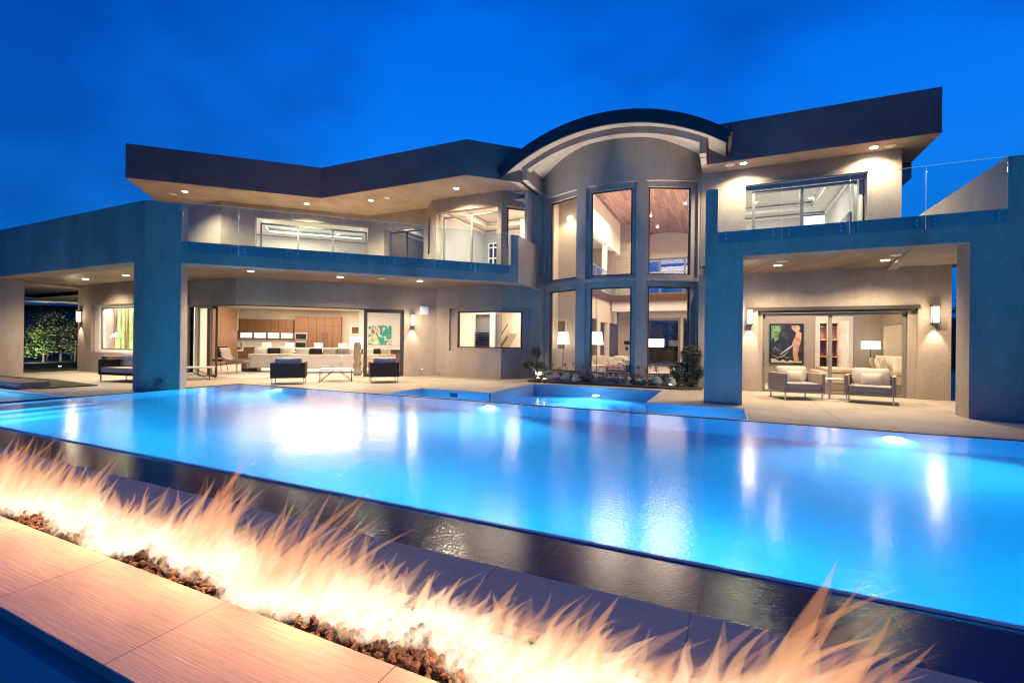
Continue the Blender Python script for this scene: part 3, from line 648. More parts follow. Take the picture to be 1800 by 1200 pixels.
balustrade(PC, DE, [.04]+cuts_from(PC, DE, (420, 514, 603, 686, 764, 836))+[LD-.29], 3.66, 4.98, True,
    [(328, 434), (408, 440), (430, 441), (504, 446.5), (524, 448), (593, 453.5), (612, 454.5), (676, 459), (694, 460), (755, 464.5), (771, 466), (827, 469.5), (843, 470.5), (896, 474)])
balustrade((-.17, YF), (4.77, YF), [.01]+cuts_from((-.17, YF), (4.77, YF), (1373.5, 1493, 1626))+[4.93], 3.68, 4.92, True,
    [(1276, 416), (1358, 411), (1386, 409), (1477, 403), (1507, 400), (1609, 393.5), (1641, 391), (1753, 381)])

# ================================================================== INTERIORS
def Ip(name, mb, m, label=None, **k):
    o = mb.build(name, m, house, **k)
    if label: o['label'] = label
    return o
KA = math.radians(36.5)
MK = Matrix(((math.cos(KA), -math.sin(KA), 0, 0), (math.sin(KA), math.cos(KA), 0, 0), (0, 0, 1, 0), (0, 0, 0, 1)))
MKi = MK.inverted()
def kpt(e, n): v = MK @ Vector((e, n, 0)); return (v.x, v.y)
def kp(px, py, n):
    v = MKi @ atpl(px, py, kpt(0, n), kpt(1, n)); return v.x, v.z
# living room and kitchen shell
Ip('interior_floor', MB().prism([(-18.2, 10.72), (-15.45, 10.72), (-10.6, 15.55), (-7.6, 15.6), (-6.5, 16.7), (-6.5, 33), (-34, 33), (-34, 14.2), (-24.3, 14.2)], .0, .006), floor_in)
Ip('interior_ceiling', MB().prism([(-18.2, 10.75), (-15.45, 10.75), (-10.6, 15.62), (-7.7, 15.66), (-6.9, 16.4), (-6.9, 33), (-34, 33), (-34, 10.75)], 3.25, 3.3), plaster_w)
Ip('interior_wall', MB().box(-14, 16, 31.45, 31.6, 0, 3.25, MK), plaster, 'kitchen back wall')
Ip('interior_wall', MB().box(-11.2, -11.05, 24.4, 31.45, 0, 3.25, MK), plaster)
wall('interior_wall', (-18.15, 10.76), (-24.6, 14.4), -.12, 0, 3.25, trimw, house)
wall('interior_wall', (-11.2, 19.6), (-11.2, 33), .12, 0, 3.25, plaster, house)
# painting wall seen through the folded door
e0, _ = kp(641, 600, 29.0); e1, _ = kp(712, 600, 29.0)
Ip('interior_wall', MB().box(e0-.35, e1+1.5, 29.0, 29.15, 0, 3.25, MK), mat('cool_wall', (.50, .50, .48), .8), 'cool grey wall behind the green painting')
kit = thing('kitchen_cabinets', (*kpt(-5, 31), 0), 'walnut kitchen wall units with lit glass cabinets along the back wall', 'kitchen units')
def KB(name, boxes, m, par, **k):
    mb = MB()
    for b in boxes: mb.box(*b, MK)
    o = mb.build(name, m, par, **k); o.matrix_parent_inverse = Matrix.Translation(-par.location); return o
eA, zt = kp(421, 563.5, 31.0); eB, _ = kp(516, 565, 31.0); zt = 2.62; zb = 1.42; zm = 1.78
nc = 7; w = (eB-eA)/nc
KB('upper_cabinet', [(eA-.6+0, eA-.01, 31.0, 31.44, zb, zt)]+[(eA+i*w+.008, eA+(i+1)*w-.008, 31.0, 31.44, zm, zt) for i in range(nc)], walnut, kit, bevel=.004)
KB('cabinet_carcass', [(eA, eB, 31.02, 31.44, zb, zb+.05)]+[(eA+i*(eB-eA)/4-.06*(i > 0), eA+i*(eB-eA)/4+.06, 31.005, 31.44, zb+.05, zm-.002) for i in range(5)], walnut, kit)
for i in range(4):
    a = eA+i*(eB-eA)/4+.065; b = eA+(i+1)*(eB-eA)/4-.065
    KB('lit_glass_door', [(a, b, 31.03, 31.05, zb+.055, zm-.006)], back_e, kit)
KB('backsplash', [(eA-1.2, eB, 31.40, 31.44, .93, 1.40)], mat('white_backsplash', (.8, .78, .74), .3), kit)
KB('counter_top', [(eA-1.2, eB, 30.75, 31.40, .88, .93)], counter, kit, bevel=.006)
KB('base_cabinet', [(eA-1.2+i*.6+.004, eA-.6+i*.6-.004, 30.8, 31.40, .1, .875) for i in range(14) if eA-.6+i*.6 < eB], walnut, kit)
tw0, _ = kp(517, 600, 30.8); tw1, _ = kp(541.5, 600, 30.8); tw2, _ = kp(598.7, 600, 30.8)
ovn = thing('oven_tower', (*kpt((tw0+tw1)/2, 31), 0), 'walnut tower with microwave and oven left of the fridge doors', 'oven tower')
KB('housing', [(tw0, tw1-.006, 30.85, 31.44, 0, 2.86)], walnut, ovn)
KB('microwave', [(tw0+.02, tw1-.04, 30.80, 30.849, 1.36, 1.80)], steel, ovn, bevel=.01); KB('microwave_door', [(tw0+.10, tw1-.12, 30.785, 30.799, 1.42, 1.74)], blackg, ovn)
KB('oven', [(tw0+.05, tw1-.10, 30.80, 30.849, .70, 1.30)], steel, ovn, bevel=.01); KB('oven_door', [(tw0+.10, tw1-.15, 30.785, 30.799, .74, 1.20)], blackg, ovn)
frg = thing('fridge_cabinet', (*kpt((tw1+tw2)/2, 31), 0), 'wide walnut fronted fridge with two long steel handles', 'fridge')
nd = 4; w = (tw2-tw1)/nd
KB('door', [(tw1+i*w+.006, tw1+(i+1)*w-.006, 30.82, 31.44, .1, 2.28) for i in range(nd)], walnut, frg, bevel=.004)
KB('top_cabinet', [(tw1+i*w+.006, tw1+(i+1)*w-.006, 30.82, 31.44, 2.29, 2.86) for i in range(nd)], walnut, frg, bevel=.004)
hm = (tw1+tw2)/2
for q in (-.12, .12): KB('handle', [(hm+q-.015, hm+q+.015, 30.76, 30.78, .95, 1.85), (hm+q-.01, hm+q+.01, 30.78, 30.82, 1.0, 1.03), (hm+q-.01, hm+q+.01, 30.78, 30.82, 1.77, 1.80)], chrome, frg)
tall = thing('tall_pantry_cabinet', (*kpt(-10.3, 26), 0), 'floor to ceiling walnut pantry cabinet at the left of the kitchen', 'cabinet')
for i, (a, b) in enumerate(((24.9, 26.2), (26.21, 27.4), (27.41, 28.5))):
    KB('door', [(-11.0, -9.86, a, b, .08, 2.60)], walnut, tall, bevel=.004)
KB('top_panel', [(-11.0, -9.86, 24.9, 28.5, 2.61, 3.05)], walnut, tall, bevel=.004)
KB('base', [(-11.0, -9.9, 24.9, 28.5, 0, .079)], walnut_d, tall)
Ip('interior_wall', MB().box(-11.0, -9.95, 24.2, 24.88, 0, 3.25, MK), trimw)
isl = thing('kitchen_island', (*kpt(-5, 28.2), 0), 'long dark walnut kitchen island with a pale stone top', 'kitchen island')
KB('counter_top', [(-8.65, -.9, 27.75, 28.9, .86, .93)], counter, isl, bevel=.006); KB('waterfall_end', [(-8.65, -8.55, 27.75, 28.9, 0, .859)], counter, isl)
KB('body', [(-8.549, -.95, 28.05, 28.88, 0, .858)], walnut_d, isl)
hood = thing('range_hood', (*kpt(-9.0, 30.2), 0), 'pale chimney hood with a glass canopy over the left kitchen counter', 'range hood')
hx, _ = kp(411, 560, 30.3)
KB('chimney', [(hx-.18, hx+.18, 30.2, 30.5, 1.9, 3.24)], trimw, hood); KB('canopy', [(hx-.55, hx+.55, 29.95, 30.7, 1.55, 1.9)], rail_m, hood)
# bar stools
def stool(loc, rz, label):
    t = thing('bar_stool', loc, label, 'bar stool', 'white bar stools at the kitchen island', rz)
    rbox('seat', fab_w, t, (0, 0, .70), .44, .42, .07, .03); rbox('backrest', fab_w, t, (0, -.20, .95), .46, .05, .50, .02)
    MB().disc((0, 0), .028, .02, .66).box(-.15, .15, -.17, -.15, .30, .32).box(-.16, -.14, -.17, .02, .30, .32).box(.14, .16, -.17, .02, .30, .32).build('stem', chrome, t, smooth=False)
    MB().disc((0, 0), .22, 0, .02, 28).build('base', chrome, t)
    return t
nmz = ('leftmost', 'second from left', 'third from left', 'fourth from left', 'fifth from left')
for i, px in enumerate((470.5, 511, 561, 600, 622)):
    e, _ = kp(px, 620, 27.35); x, y = kpt(e, 27.35); stool((x, y, .006), KA+(0, 0, 0, .5, .5)[i], 'white upholstered swivel bar stool, '+nmz[i]+' at the kitchen island')
stp = kp(418, 620, 29.8); x, y = kpt(stp[0], 29.8); t = stool((x, y, .006), KA+2.2, 'bar stool standing by the counter left of the island'); t['group'] = 'white bar stools at the kitchen island'
# wall art, lamp
def art(name, P, Q, pxr, d, m, label, frame=None, fw=.03):
    (x0, y0), (x1, y1) = pxr; a = atpl(x0, y0, P, Q); b = atpl(x1, y1, P, Q)
    M, _ = frame_of(P, Q); inv = M.inverted(); A = inv @ a; B = inv @ b
    t = thing(name, (a.x, a.y, B.z), label, 'painting')
    o = MB().box(A.x, B.x, -d, -.006, B.z, A.z, M).build('canvas', m, t); o.matrix_parent_inverse = Matrix.Translation(-t.location)
    if frame:
        mb = MB(); f = fw
        mb.box(A.x-f, A.x, -d-.02, -.004, B.z-f, A.z+f, M).box(B.x, B.x+f, -d-.02, -.004, B.z-f, A.z+f, M).box(A.x, B.x, -d-.02, -.004, A.z, A.z+f, M).box(A.x, B.x, -d-.02, -.004, B.z-f, B.z, M)
        o = mb.build('frame', frame, t); o.matrix_parent_inverse = Matrix.Translation(-t.location)
    return t
def abstract(name, cols, scale, dist=1.5, seed=0.0):
    m = bpy.data.materials.new(name); m.use_nodes = True; nt = m.node_tree; N = nt.nodes; L = nt.links; b = N['Principled BSDF']; b.inputs['Roughness'].default_value = .6
    tc = N.new('ShaderNodeTexCoord'); mp = N.new('ShaderNodeMapping'); mp.inputs['Location'].default_value = (seed, seed, seed); mp.inputs['Scale'].default_value = scale
    L.new(tc.outputs['Generated'], mp.inputs[0]); n = N.new('ShaderNodeTexNoise'); n.inputs['Scale'].default_value = 1; n.inputs['Detail'].default_value = 3; n.inputs['Distortion'].default_value = dist
    L.new(mp.outputs[0], n.inputs['Vector']); r = N.new('ShaderNodeValToRGB'); r.color_ramp.interpolation = 'LINEAR'; e = r.color_ramp.elements
    e[0].position = .28; e[0].color = (*cols[0], 1); e[1].position = .72; e[1].color = (*cols[-1], 1)
    for i, c in enumerate(cols[1:-1]): x = e.new(.28+.44*(i+1)/(len(cols)-1)); x.color = (*c, 1)
    L.new(n.outputs[0], r.inputs[0]); L.new(r.outputs[0], b.inputs['Base Color']); return m
ab1 = abstract('green_abstract', [(.01, .10, .03), (.02, .28, .12), (.0, .16, .22), (.55, .55, .35), (.35, .16, .07), (.02, .05, .05)], (1.8, 1.8, 1.8), 1.6, 2.3)
ab2 = abstract('dark_abstract', [(.05, .055, .05), (.012, .012, .012), (.015, .015, .018), (.05, .05, .05), (.012, .012, .012)], (1.3, 1.3, 1.6), 1.8, 5.1)
P29, Q29 = kpt(0, 29.0), kpt(1, 29.0)
art('green_painting', P29, Q29, ((648, 572), (688, 605.5)), .05, ab1, 'green and blue abstract painting seen behind the folded glass door')
P31, Q31 = kpt(0, 31.45), kpt(1, 31.45)
art('small_artwork', P31, Q31, ((618.5, 574.5), (634, 586)), .05, mat('rust_picture', (.22, .08, .04), .6, noise=((8, 8, 8), (.10, .04, .02), .4, .6)), 'small rust coloured picture above the tall lamp shade', trimw, .12)
def floor_lamp(loc, label, r0, r1, h, ztop, rect=None, col=shade_e, group=None):
    t = thing('floor_lamp' if ztop > 1.2 else 'table_lamp', loc, label, 'lamp', group)
    sh = MB()
    if rect: sh.box(-rect[0]/2, rect[0]/2, -rect[1]/2, rect[1]/2, ztop-h, ztop)
    else: sh.tube([(0, 0, ztop-h), (0, 0, ztop)], [r1, r0], 28, False)
    sh.build('lamp_shade', col, t); MB().disc((0, 0), .015, .02, ztop-h+.02).build('stem', bronze, t); MB().disc((0, 0), .14, 0, .02, 24).build('base', bronze, t)
    return t
fl = atz(626, 640.5, 0); floor_lamp((fl.x, fl.y, .006), 'tall beige drum floor lamp beyond the driftwood post', .36, .36, .66, 1.60)
# sofas inside
def sofa(loc, rz, w, label, cushions=4, d=1.0, legh=.16):
    t = thing('sofa', loc, label, 'sofa', None, rz)
    rbox('base', fab_w, t, (0, 0, legh+.16), w, d, .32, .10); rbox('backrest', fab_w, t, (0, -d/2+.11, legh+.38), w-.05, .24, .44, .10)
    rng = random.Random(w*10)
    for i in range(cushions):
        m = (fab_w, fab_d, fab_b, fab_g)[i % 4]; x = -w/2+.45+i*(w-.9)/max(1, cushions-1)
        rbox('cushion', m, t, (x, -d/2+.32+.05*rng.random(), legh+.62), .50, .17, .46, .05, rng.uniform(-.2, .2), -.2, puff=.75)
    lg = MB()
    for sx in (-1, 1):
        for sy in (-1, 1): lg.box(sx*(w/2-.12)-.012, sx*(w/2-.12)+.012, sy*(d/2-.1)-.012, sy*(d/2-.1)+.012, 0, legh+.02)
    lg.build('legs', bronze, t); return t
p = atz(578, 655); sofa((p.x-.35, p.y+.35, .006), math.radians(45), 3.0, 'long ivory sofa with light and dark cushions just inside the opening', 5)
p = atz(662, 652); sofa((p.x, p.y, .006), math.radians(45), 1.6, 'grey sofa seen through the folded glass door', 3)
p = atz(478, 654); t = sofa((p.x-.5, p.y+.5, .006), math.radians(45), 1.9, 'rounded beige chaise with striped cushions behind the left patio armchair', 3)
def swivel(loc, rz, label):
    t = thing('swivel_chair', loc, label, 'lounge chair', None, rz)
    mb = MB(); prof = [(-.55, 1.02), (-.48, .78), (-.40, .52), (-.25, .40), (.05, .37), (.30, .42), (.42, .47)]
    vs = []; fs = []
    for i, (y, z) in enumerate(prof):
        for j, x in enumerate((-.38, -.30, 0, .30, .38)):
            lift = .16 if abs(x) > .35 and .35 < z < .6 else (.03 if abs(x) > .35 else 0)
            vs.append((x, y+(.05 if abs(x) > .25 and z > .6 else 0), z+lift))
    for i in range(len(prof)-1):
        for j in range(4): fs.append((i*5+j, i*5+j+1, i*5+j+6, i*5+j+5))
    o = MB().add(vs, fs).build('shell', leather, t, smooth=True); so = o.modifiers.new('s', 'SOLIDIFY'); so.thickness = .07; so.offset = 0; ss = o.modifiers.new('u', 'SUBSURF'); ss.levels = 2; ss.render_levels = 2
    MB().disc((0, 0), .035, .03, .36).build('stem', chrome, t)
    b = MB()
    for k in range(4): b.box(0, .38, -.03, .03, .0, .03, Matrix.Rotation(k*math.pi/2+.6, 4, 'Z'))
    b.build('base', chrome, t); return t
p = atz(416, 655); swivel((p.x, p.y, .006), math.radians(-60), 'taupe leather swivel chair on a steel star base left of the sofa')
p = atz(442, 652); t = thing('side_table', (p.x, p.y, .006), 'small dark cube side table between swivel chair and chaise', 'side table', None, KA)
MB().box(-.32, .32, -.32, .32, .36, .42).build('top', walnut_d, t); MB().box(-.30, .30, -.30, .30, 0, .12).box(-.30, -.26, -.30, .30, .12, .36).box(.26, .30, -.30, .30, .12, .36).build('body', walnut_d, t)
# driftwood post
p = atz(623, 661); t = MB()
rng = random.Random(5); pts = [(rng.uniform(-.02, .02), rng.uniform(-.02, .02), z*.118) for z in range(12)]
o = t.tube(pts, [.15+.018*math.sin(i*2.1)-.0025*i for i in range(12)], 14).build('driftwood_post', drift, smooth=True); o.location = (p.x-.15, p.y+.3, 0)
tag(o, 'weathered driftwood post sculpture standing in the patio opening', 'sculpture')
# wine wall and stair seen through the corner window
YW = 18.6
A = aty(799, 550, YW); 
Ip('interior_wall', MB().box(-13.4, aty(834, 580, YW).x, YW, YW+.12, 0, 3.25), trimw)
Ip('interior_wall', MB().box(aty(861, 580, YW).x, aty(869, 580, YW).x, YW, YW+.12, 0, 3.25), trimw)
Ip('interior_wall', MB().box(aty(834, 580, YW).x, aty(861, 580, YW).x, YW, YW+.12, 2.65, 3.25), trimw)
Ip('interior_wall', MB().box(-11.0, -6.65, 21.5, 21.6, 0, 3.25), plaster)
wa, wb = aty(834.5, 580, YW).x, aty(860.5, 580, YW).x
t = thing('wine_rack', ((wa+wb)/2, YW, 0), 'tall wine rack of stacked bottles seen through the corner window', 'wine rack')
o = MB().box(wa-.5, wb+.4, YW+.35, YW+.42, 0, 2.64).build('back_panel', mat('rack_glass_back', (.22, .22, .22), .4), t); o.matrix_parent_inverse = Matrix.Translation(-t.location)
bt = MB(); pg = MB()
for i in range(4):
    for j in range(17):
        x = wa+.12+(wb-wa-.24)*i/3; z = .1+j*.105
        bt.tube([(x-.07, YW+.30, z), (x-.07, YW+.06, z), (x-.07, YW+.02, z), (x-.07, YW-.05, z)], [.038, .038, .016, .014], 8)
        pg.box(x+.03, x+.06, YW+.05, YW+.34, z-.045, z-.035)
o = bt.build('bottles', blackg, t); o.matrix_parent_inverse = Matrix.Translation(-t.location); o['kind'] = 'stuff'
o = pg.build('pegs', steel, t); o.matrix_parent_inverse = Matrix.Translation(-t.location)
sx0, sx1 = aty(872, 600, 19.6).x, aty(893, 600, 19.6).x
st = MB(); z0, z1 = aty(872, 613, 19.6).z-.2, aty(893, 583, 19.6).z
for k in range(12):
    a = sx0+(sx1-sx0)*k/12; st.box(a, a+(sx1-sx0)/12+.04, 19.6, 20.6, z0+(z1-z0)*k/12, z0+(z1-z0)*(k+1)/12)
Ip('staircase', st, counter)
Ip('stair_rail', MB().tube([(sx0, 19.55, z0+.45), (sx1, 19.55, z1+.35)], .03, 8).tube([(sx0, 19.55, z0-.1), (sx1, 19.55, z1-.2)], .05, 8), walnut)
# great room
GX, GY = -5.2, 18.5
da, db = aty(966, 564, GY), aty(993, 604, GY)
wall('interior_wall', (-8.2, GY), (GX, GY), .12, 0, 7.9, plaster, house, [(da.x+8.2, db.x+8.2, .9, da.z)], label='pale wall seen through the left bay windows')
wall('interior_wall', (-8.2, GY+1.6), (GX, GY+1.6), .12, 0, 3.4, taupe, house)
Ip('door_casing', MB().box(da.x-.08, da.x, GY-.03, GY-.002, .9, da.z+.08).box(db.x, db.x+.08, GY-.03, GY-.002, .9, da.z+.08).box(da.x, db.x, GY-.03, GY-.002, da.z, da.z+.08), trimw)
wall('interior_wall', (-6.4, 16.7), (-6.4, GY), .1, 0, 7.3, plaster, house)
wall('interior_wall', (-.72, 16.4), (-.72, 29.4), -.1, 0, 7.3, plaster, house)
def yx(px, py): return atx(px, py, GX).y
dop = [(yx(1038, 580), yx(1050, 580), 0, 2.45), (yx(1055.5, 580), yx(1066.5, 580), .5, 2.35), (yx(1071.5, 580), yx(1084, 580), 0, 2.4)]
wall('interior_wall', (GX, GY+.12), (GX, 23.4), .12, 0, 3.38, plaster, house, [(a-GY-.12, b-GY-.12, z0, z1) for a, b, z0, z1 in dop], label='white great room side wall with doorways')
Ip('interior_wall', MB().box(-6.6, -6.5, GY+1.8, 24, 0, 3.38), taupe)
Ip('mezzanine_floor', MB().box(-8.2, GX, GY+.12, 22.9, 3.38, 3.74).box(-8.2, -.72, 22.9, 29.4, 3.38, 3.74), plaster_w)
Ip('mezzanine_fascia', MB().box(GX+.002, GX+.06, GY+.12, 22.9, 3.40, 3.75).box(GX+.002, -.73, 22.84, 22.898, 3.40, 3.75), walnut_d)
Ip('mezzanine_beam', MB().box(GX+.07, -.73, 22.95, 23.3, 2.95, 3.378), plaster_w)
mr = MB().box(GX+.03, GX+.045, GY+.2, 22.9, 3.76, 4.75).box(GX+.045, -.75, 22.86, 22.875, 3.76, 4.75)
o = Ip('mezzanine_glass', mr, rail_m)
pt = MB()
for k in range(5): pt.box(GX+.02, GX+.05, GY+.4+k*1.05, GY+.43+k*1.05, 3.75, 4.78); pt.box(GX+.4+k*1.0, GX+.43+k*1.0, 22.85, 22.88, 3.75, 4.78)
pt.box(GX+.02, GX+.06, GY+.2, 22.9, 4.76, 4.80).box(GX+.06, -.75, 22.85, 22.89, 4.76, 4.80)
Ip('mezzanine_posts', pt, steel)
# bulkhead, columns, upper corridor
by = atx(1090, 450, GX).y
Ip('bulkhead', MB().box(GX-.25, GX, GY, by, 6.15, 7.85), plaster_w)
for px in (1067, 1082): 
    yy = atx(px, 455, GX).y; Ip('column', MB().box(GX-.22, GX-.02, yy-.12, yy+.12, 3.75, 6.149), plaster_w if px == 1067 else taupe)
Ip('interior_wall', MB().box(-8.2, -8.1, GY+.1, 29, 3.75, 6.8), taupe)
Ip('interior_ceiling', MB().box(-8.2, GX-.26, GY+.1, 29, 6.80, 6.85), plaster_w)
cx1 = aty(1116, 600, 23.7).x
Ip('interior_wall', MB().box(GX+.25, cx1, 23.7, 23.85, 0, 3.37), wallcover, 'linen panelled wall with a small thermostat')
Ip('interior_wall', MB().box(GX-2, cx1, 26.0, 26.15, 3.75, 7.98), wallcover)
th = aty(1102, 602, 23.7); tt = MB().box(th.x-.14, th.x+.14, 23.67, 23.698, th.z-.09, th.z+.09).box(th.x-.07, th.x+.07, 23.68, 23.698, th.z-.38, th.z-.22); o = tt.build('thermostat', blackg)
tag(o, 'small black wall thermostat on the linen wall in the great room', 'thermostat')
wb2 = ((GX, 29.4), (-.72, 29.4)); xa, xb = aty(1136, 600, 29.4).x, aty(1196, 600, 29.4).x
wall('interior_wall', *wb2, .2, 3.75, 7.3, plaster, house, [(xa-GX-.2, 4.4, 4.4, 6.62)])
wall('interior_wall', *wb2, .2, 0, 3.75, plaster, house, [(xa-GX, xb-GX, 0, 2.95), (xb-GX+.12, 4.3, 0, 2.95)], label='rear wall of the great room with glass doors')
gw = MB(); n = 24; vs = []; fs = []
for i in range(n+1):
    x = VX-2.7+5.4*i/n; zt = vz(x, 8.16); vs += [(x, 29.4, 7.3), (x, 29.4, zt), (x, 29.6, zt), (x, 29.6, 7.3)]
for i in range(n):
    k = i*4
    for j in range(4): fs.append((k+j, k+(j+1) % 4, k+4+(j+1) % 4, k+4+j))
Ip('gable_wall', gw.add(vs, fs), plaster)
window('sliding_door', *wb2, (xa-GX+.01, xb-GX-.01, .0, 2.94), .05, house, fw=.13, fd=.1, m=bronze_l); window('window', *wb2, (xb-GX+.13, 4.29, .0, 2.94), .05, house, fw=.07, m=bronze_l)
window('window', *wb2, (xa-GX-.19, 4.39, 4.41, 6.61), .05, house, mull=(xa-GX+.75, xa-GX+2.2), fw=.10, m=bronze_l)
Ip('interior_floor', MB().box(-8.2, -.72, 16.0, 29.4, .0, .007), floor_in, 'great room floor')
# great room furniture
def wsofa(loc, rz, w, label):
    t = thing('sofa', loc, label, 'sofa', None, rz); rbox('base', fab_w, t, (0, 0, .26), w, 1.0, .36, .08); rbox('backrest', fab_w, t, (0, -.38, .55), w, .22, .42, .08)
    rbox('arm', fab_w, t, (-w/2+.12, 0, .45), .24, 1.0, .34, .06); rbox('arm', fab_w, t, (w/2-.12, 0, .45), .24, 1.0, .34, .06)
    for i in range(2): rbox('cushion', fab_w, t, (-w/4+i*w/2, -.2, .62), .6, .18, .42, .06, 0, -.2, puff=.7)
    return t
wsofa((-4.5, 19.7, .007), math.radians(180), 1.9, 'white sofa with cushions inside the middle bay window')
wsofa((-3.55, 17.9, .007), math.radians(90), 2.0, 'white chaise in the great room behind the middle bay window')
o = rbox('throw_blanket', fab_p, None, (-3.75, 17.2, .50), .95, .75, .10, .04); tag(o, 'peach throw blanket over the white chaise in the bay', 'blanket')
o = rbox('rug', rug, None, (-3.0, 18.8, .022), 3.6, 3.2, .024, .01); tag(o, 'pale rug under the great room sofas', 'rug')
t = thing('wooden_armchair', (-1.35, 16.9, .007), 'dark wooden low armchair inside the right bay window', 'armchair', None, math.radians(100))
fr = MB()
for sx in (-.33, .33): fr.box(sx-.02, sx+.02, -.35, -.31, 0, .72).box(sx-.02, sx+.02, .30, .34, 0, .56).box(sx-.03, sx+.03, -.36, .40, .56, .60).box(sx-.015, sx+.015, -.33, .32, .28, .33)
fr.box(-.33, .33, -.35, -.31, .66, .74); fr.build('frame', walnut_d, t); rbox('seat', fab_d, t, (0, 0, .36), .60, .62, .12, .04); rbox('backrest', fab_d, t, (0, -.30, .60), .58, .12, .42, .04)
z = atx(1045, 590, -4.75)
gl = atz(1045, 652); floor_lamp((-4.75, 18.6, .007), 'white drum floor lamp at the left edge of the middle bay window', .20, .27, .52, 1.82)
floor_lamp((-6.0, 18.0, .007), 'white drum lamp seen through the left bay window', .20, .26, .50, 1.80)
floor_lamp((-3.2, 24.6, .007), 'white drum lamp in front of the rear glass doors', .40, .40, .42, 1.62)
o = MB().box(-7.4, -5.35, 18.0, 18.35, 0, 1.12).build('console_cabinet', trimw); tag(o, 'plain white console cabinet seen through the left bay window', 'console')

# bedroom
BY = 18.95
ca, cb = aty(1441, 600, BY).x, aty(1491, 600, BY).x; cz = aty(1460, 563, BY).z
xr = aty(1549, 600, BY).x
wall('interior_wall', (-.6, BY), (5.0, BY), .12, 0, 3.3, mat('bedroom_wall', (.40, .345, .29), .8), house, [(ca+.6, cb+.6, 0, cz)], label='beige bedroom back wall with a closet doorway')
cs = MB().box(ca-.13, ca, BY-.03, BY-.002, 0, cz+.13).box(cb, cb+.13, BY-.03, BY-.002, 0, cz+.13).box(ca, cb, BY-.03, BY-.002, cz, cz+.13)
Ip('door_casing', cs, trimw)
Ip('closet_wall', MB().box(ca-.5, cb+.5, 21.6, 21.7, 0, 2.6).box(ca-.6, ca-.5, BY+.12, 21.6, 0, 2.6).box(cb+.5, cb+.6, BY+.12, 21.6, 0, 2.6).box(ca-.5, cb+.5, BY+.12, 21.6, 2.55, 2.6), trimw)
wr = thing('wardrobe_shelving', ((ca+cb)/2, 21.2, 0), 'walnut closet shelving with hanging rails behind the bedroom doorway', 'wardrobe')
wsb = MB()
for i in range(4): x = ca-.1+(cb-ca+.2)*i/3; wsb.box(x-.02, x+.02, 21.0, 21.59, .02, 2.3)
for z in (.4, .95, 1.6, 2.25): wsb.box(ca-.1, cb+.1, 21.0, 21.59, z-.02, z+.02)
wsb.box(ca-.1, cb+.1, 21.55, 21.59, .02, 2.3)
o = wsb.build('shelves', walnut, wr); o.matrix_parent_inverse = Matrix.Translation(-wr.location)
o = MB().tube([(ca-.1, 21.2, 2.1), (cb+.1, 21.2, 2.1)], .015, 8).build('rail', chrome, wr); o.matrix_parent_inverse = Matrix.Translation(-wr.location)
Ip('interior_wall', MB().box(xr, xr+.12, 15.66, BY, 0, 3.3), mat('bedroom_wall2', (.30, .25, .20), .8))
Ip('interior_ceiling', MB().box(-.74, 5.2, 15.65, 22, 3.3, 3.34), plaster_w)
Ip('interior_floor', MB().box(-.74, 4.88, 15.65, BY, 0, .006), floor_in, 'bedroom floor')
Ip('interior_wall', MB().box(-.5, -.42, 15.66, BY, 0, 3.3), MATS['bedroom_wall'])
def paint_strokes(t, M, A, B):
    W, Hh = B.x-A.x, A.z-B.z
    def poly(pts, m, d, nm):
        k = len(pts); vs = [(A.x+u*W, y_, B.z+v*Hh) for y_ in (-d-.003, -d) for u, v in pts]
        vs = [M @ Vector(q) for q in vs]
        fs = [tuple(range(k)), tuple(range(k, 2*k))[::-1]]+[(i, (i+1) % k, k+(i+1) % k, k+i) for i in range(k)]
        o = MB().add(vs, fs).build(nm, m, t); o.matrix_parent_inverse = Matrix.Translation(-t.location)
    poly([(.02, .98), (.30, .97), (.33, .86), (.24, .74), (.26, .62), (.14, .55), (.10, .66), (.02, .60)], mat('green_paint', (.05, .22, .04), .6, noise=((9, 9, 9), (.30, .42, .22), .4, .6)), .041, 'green_patch')
    poly([(.66, .97), (.88, .98), (.93, .90), (.88, .82), (.97, .78), (.96, .60), (.90, .42), (.86, .22), (.90, .04), (.76, .05), (.70, .26), (.72, .44), (.68, .52), (.78, .70), (.80, .80), (.72, .84), (.66, .90)], mat('peach_paint', (.50, .24, .12), .6, noise=((7, 7, 7), (.70, .45, .30), .4, .6)), .042, 'peach_shape')
    pale = mat('pale_paint', (.45, .50, .54), .6)
    def stroke(pts, w):
        up = [(u, v+w*(1-abs(2*i/(len(pts)-1)-1)*.6)) for i, (u, v) in enumerate(pts)]; dn = [(u+w*.4, v-w*(1-abs(2*i/(len(pts)-1)-1)*.6)) for i, (u, v) in enumerate(pts)][::-1]
        poly(up+dn, pale, .0455, 'pale_stroke')
    stroke([(.30, .22), (.42, .30), (.56, .38), (.72, .48), (.90, .58)], .028); stroke([(.08, .34), (.16, .42), (.24, .30), (.30, .16)], .014); stroke([(.06, .22), (.22, .14), (.40, .18), (.56, .30)], .014); stroke([(.22, .40), (.36, .26), (.50, .14), (.62, .16)], .012)
    poly([(.02, .02), (.98, .02), (.98, .07), (.80, .04), (.62, .09), (.52, .04), (.40, .10), (.30, .05), (.16, .11), (.02, .12)], mat('white_paint', (.6, .58, .54), .6), .0435, 'pale_base')
ptg = art('abstract_painting', (-.6, BY), (5, BY), ((1354.5, 570.5), (1410, 639)), .04, ab2, 'large dark abstract painting in a black frame on the bedroom wall', blackm, .03)
_M, _ = frame_of((-.6, BY), (5, BY)); _i = _M.inverted(); paint_strokes(ptg, _M, _i @ aty(1354.5, 570.5, BY), _i @ aty(1410, 639, BY))
bd = thing('bed', (xr-1.1, 17.1, .006), 'low bed with brown quilt and pale pillows seen through the bedroom doors', 'bed', None, 0)
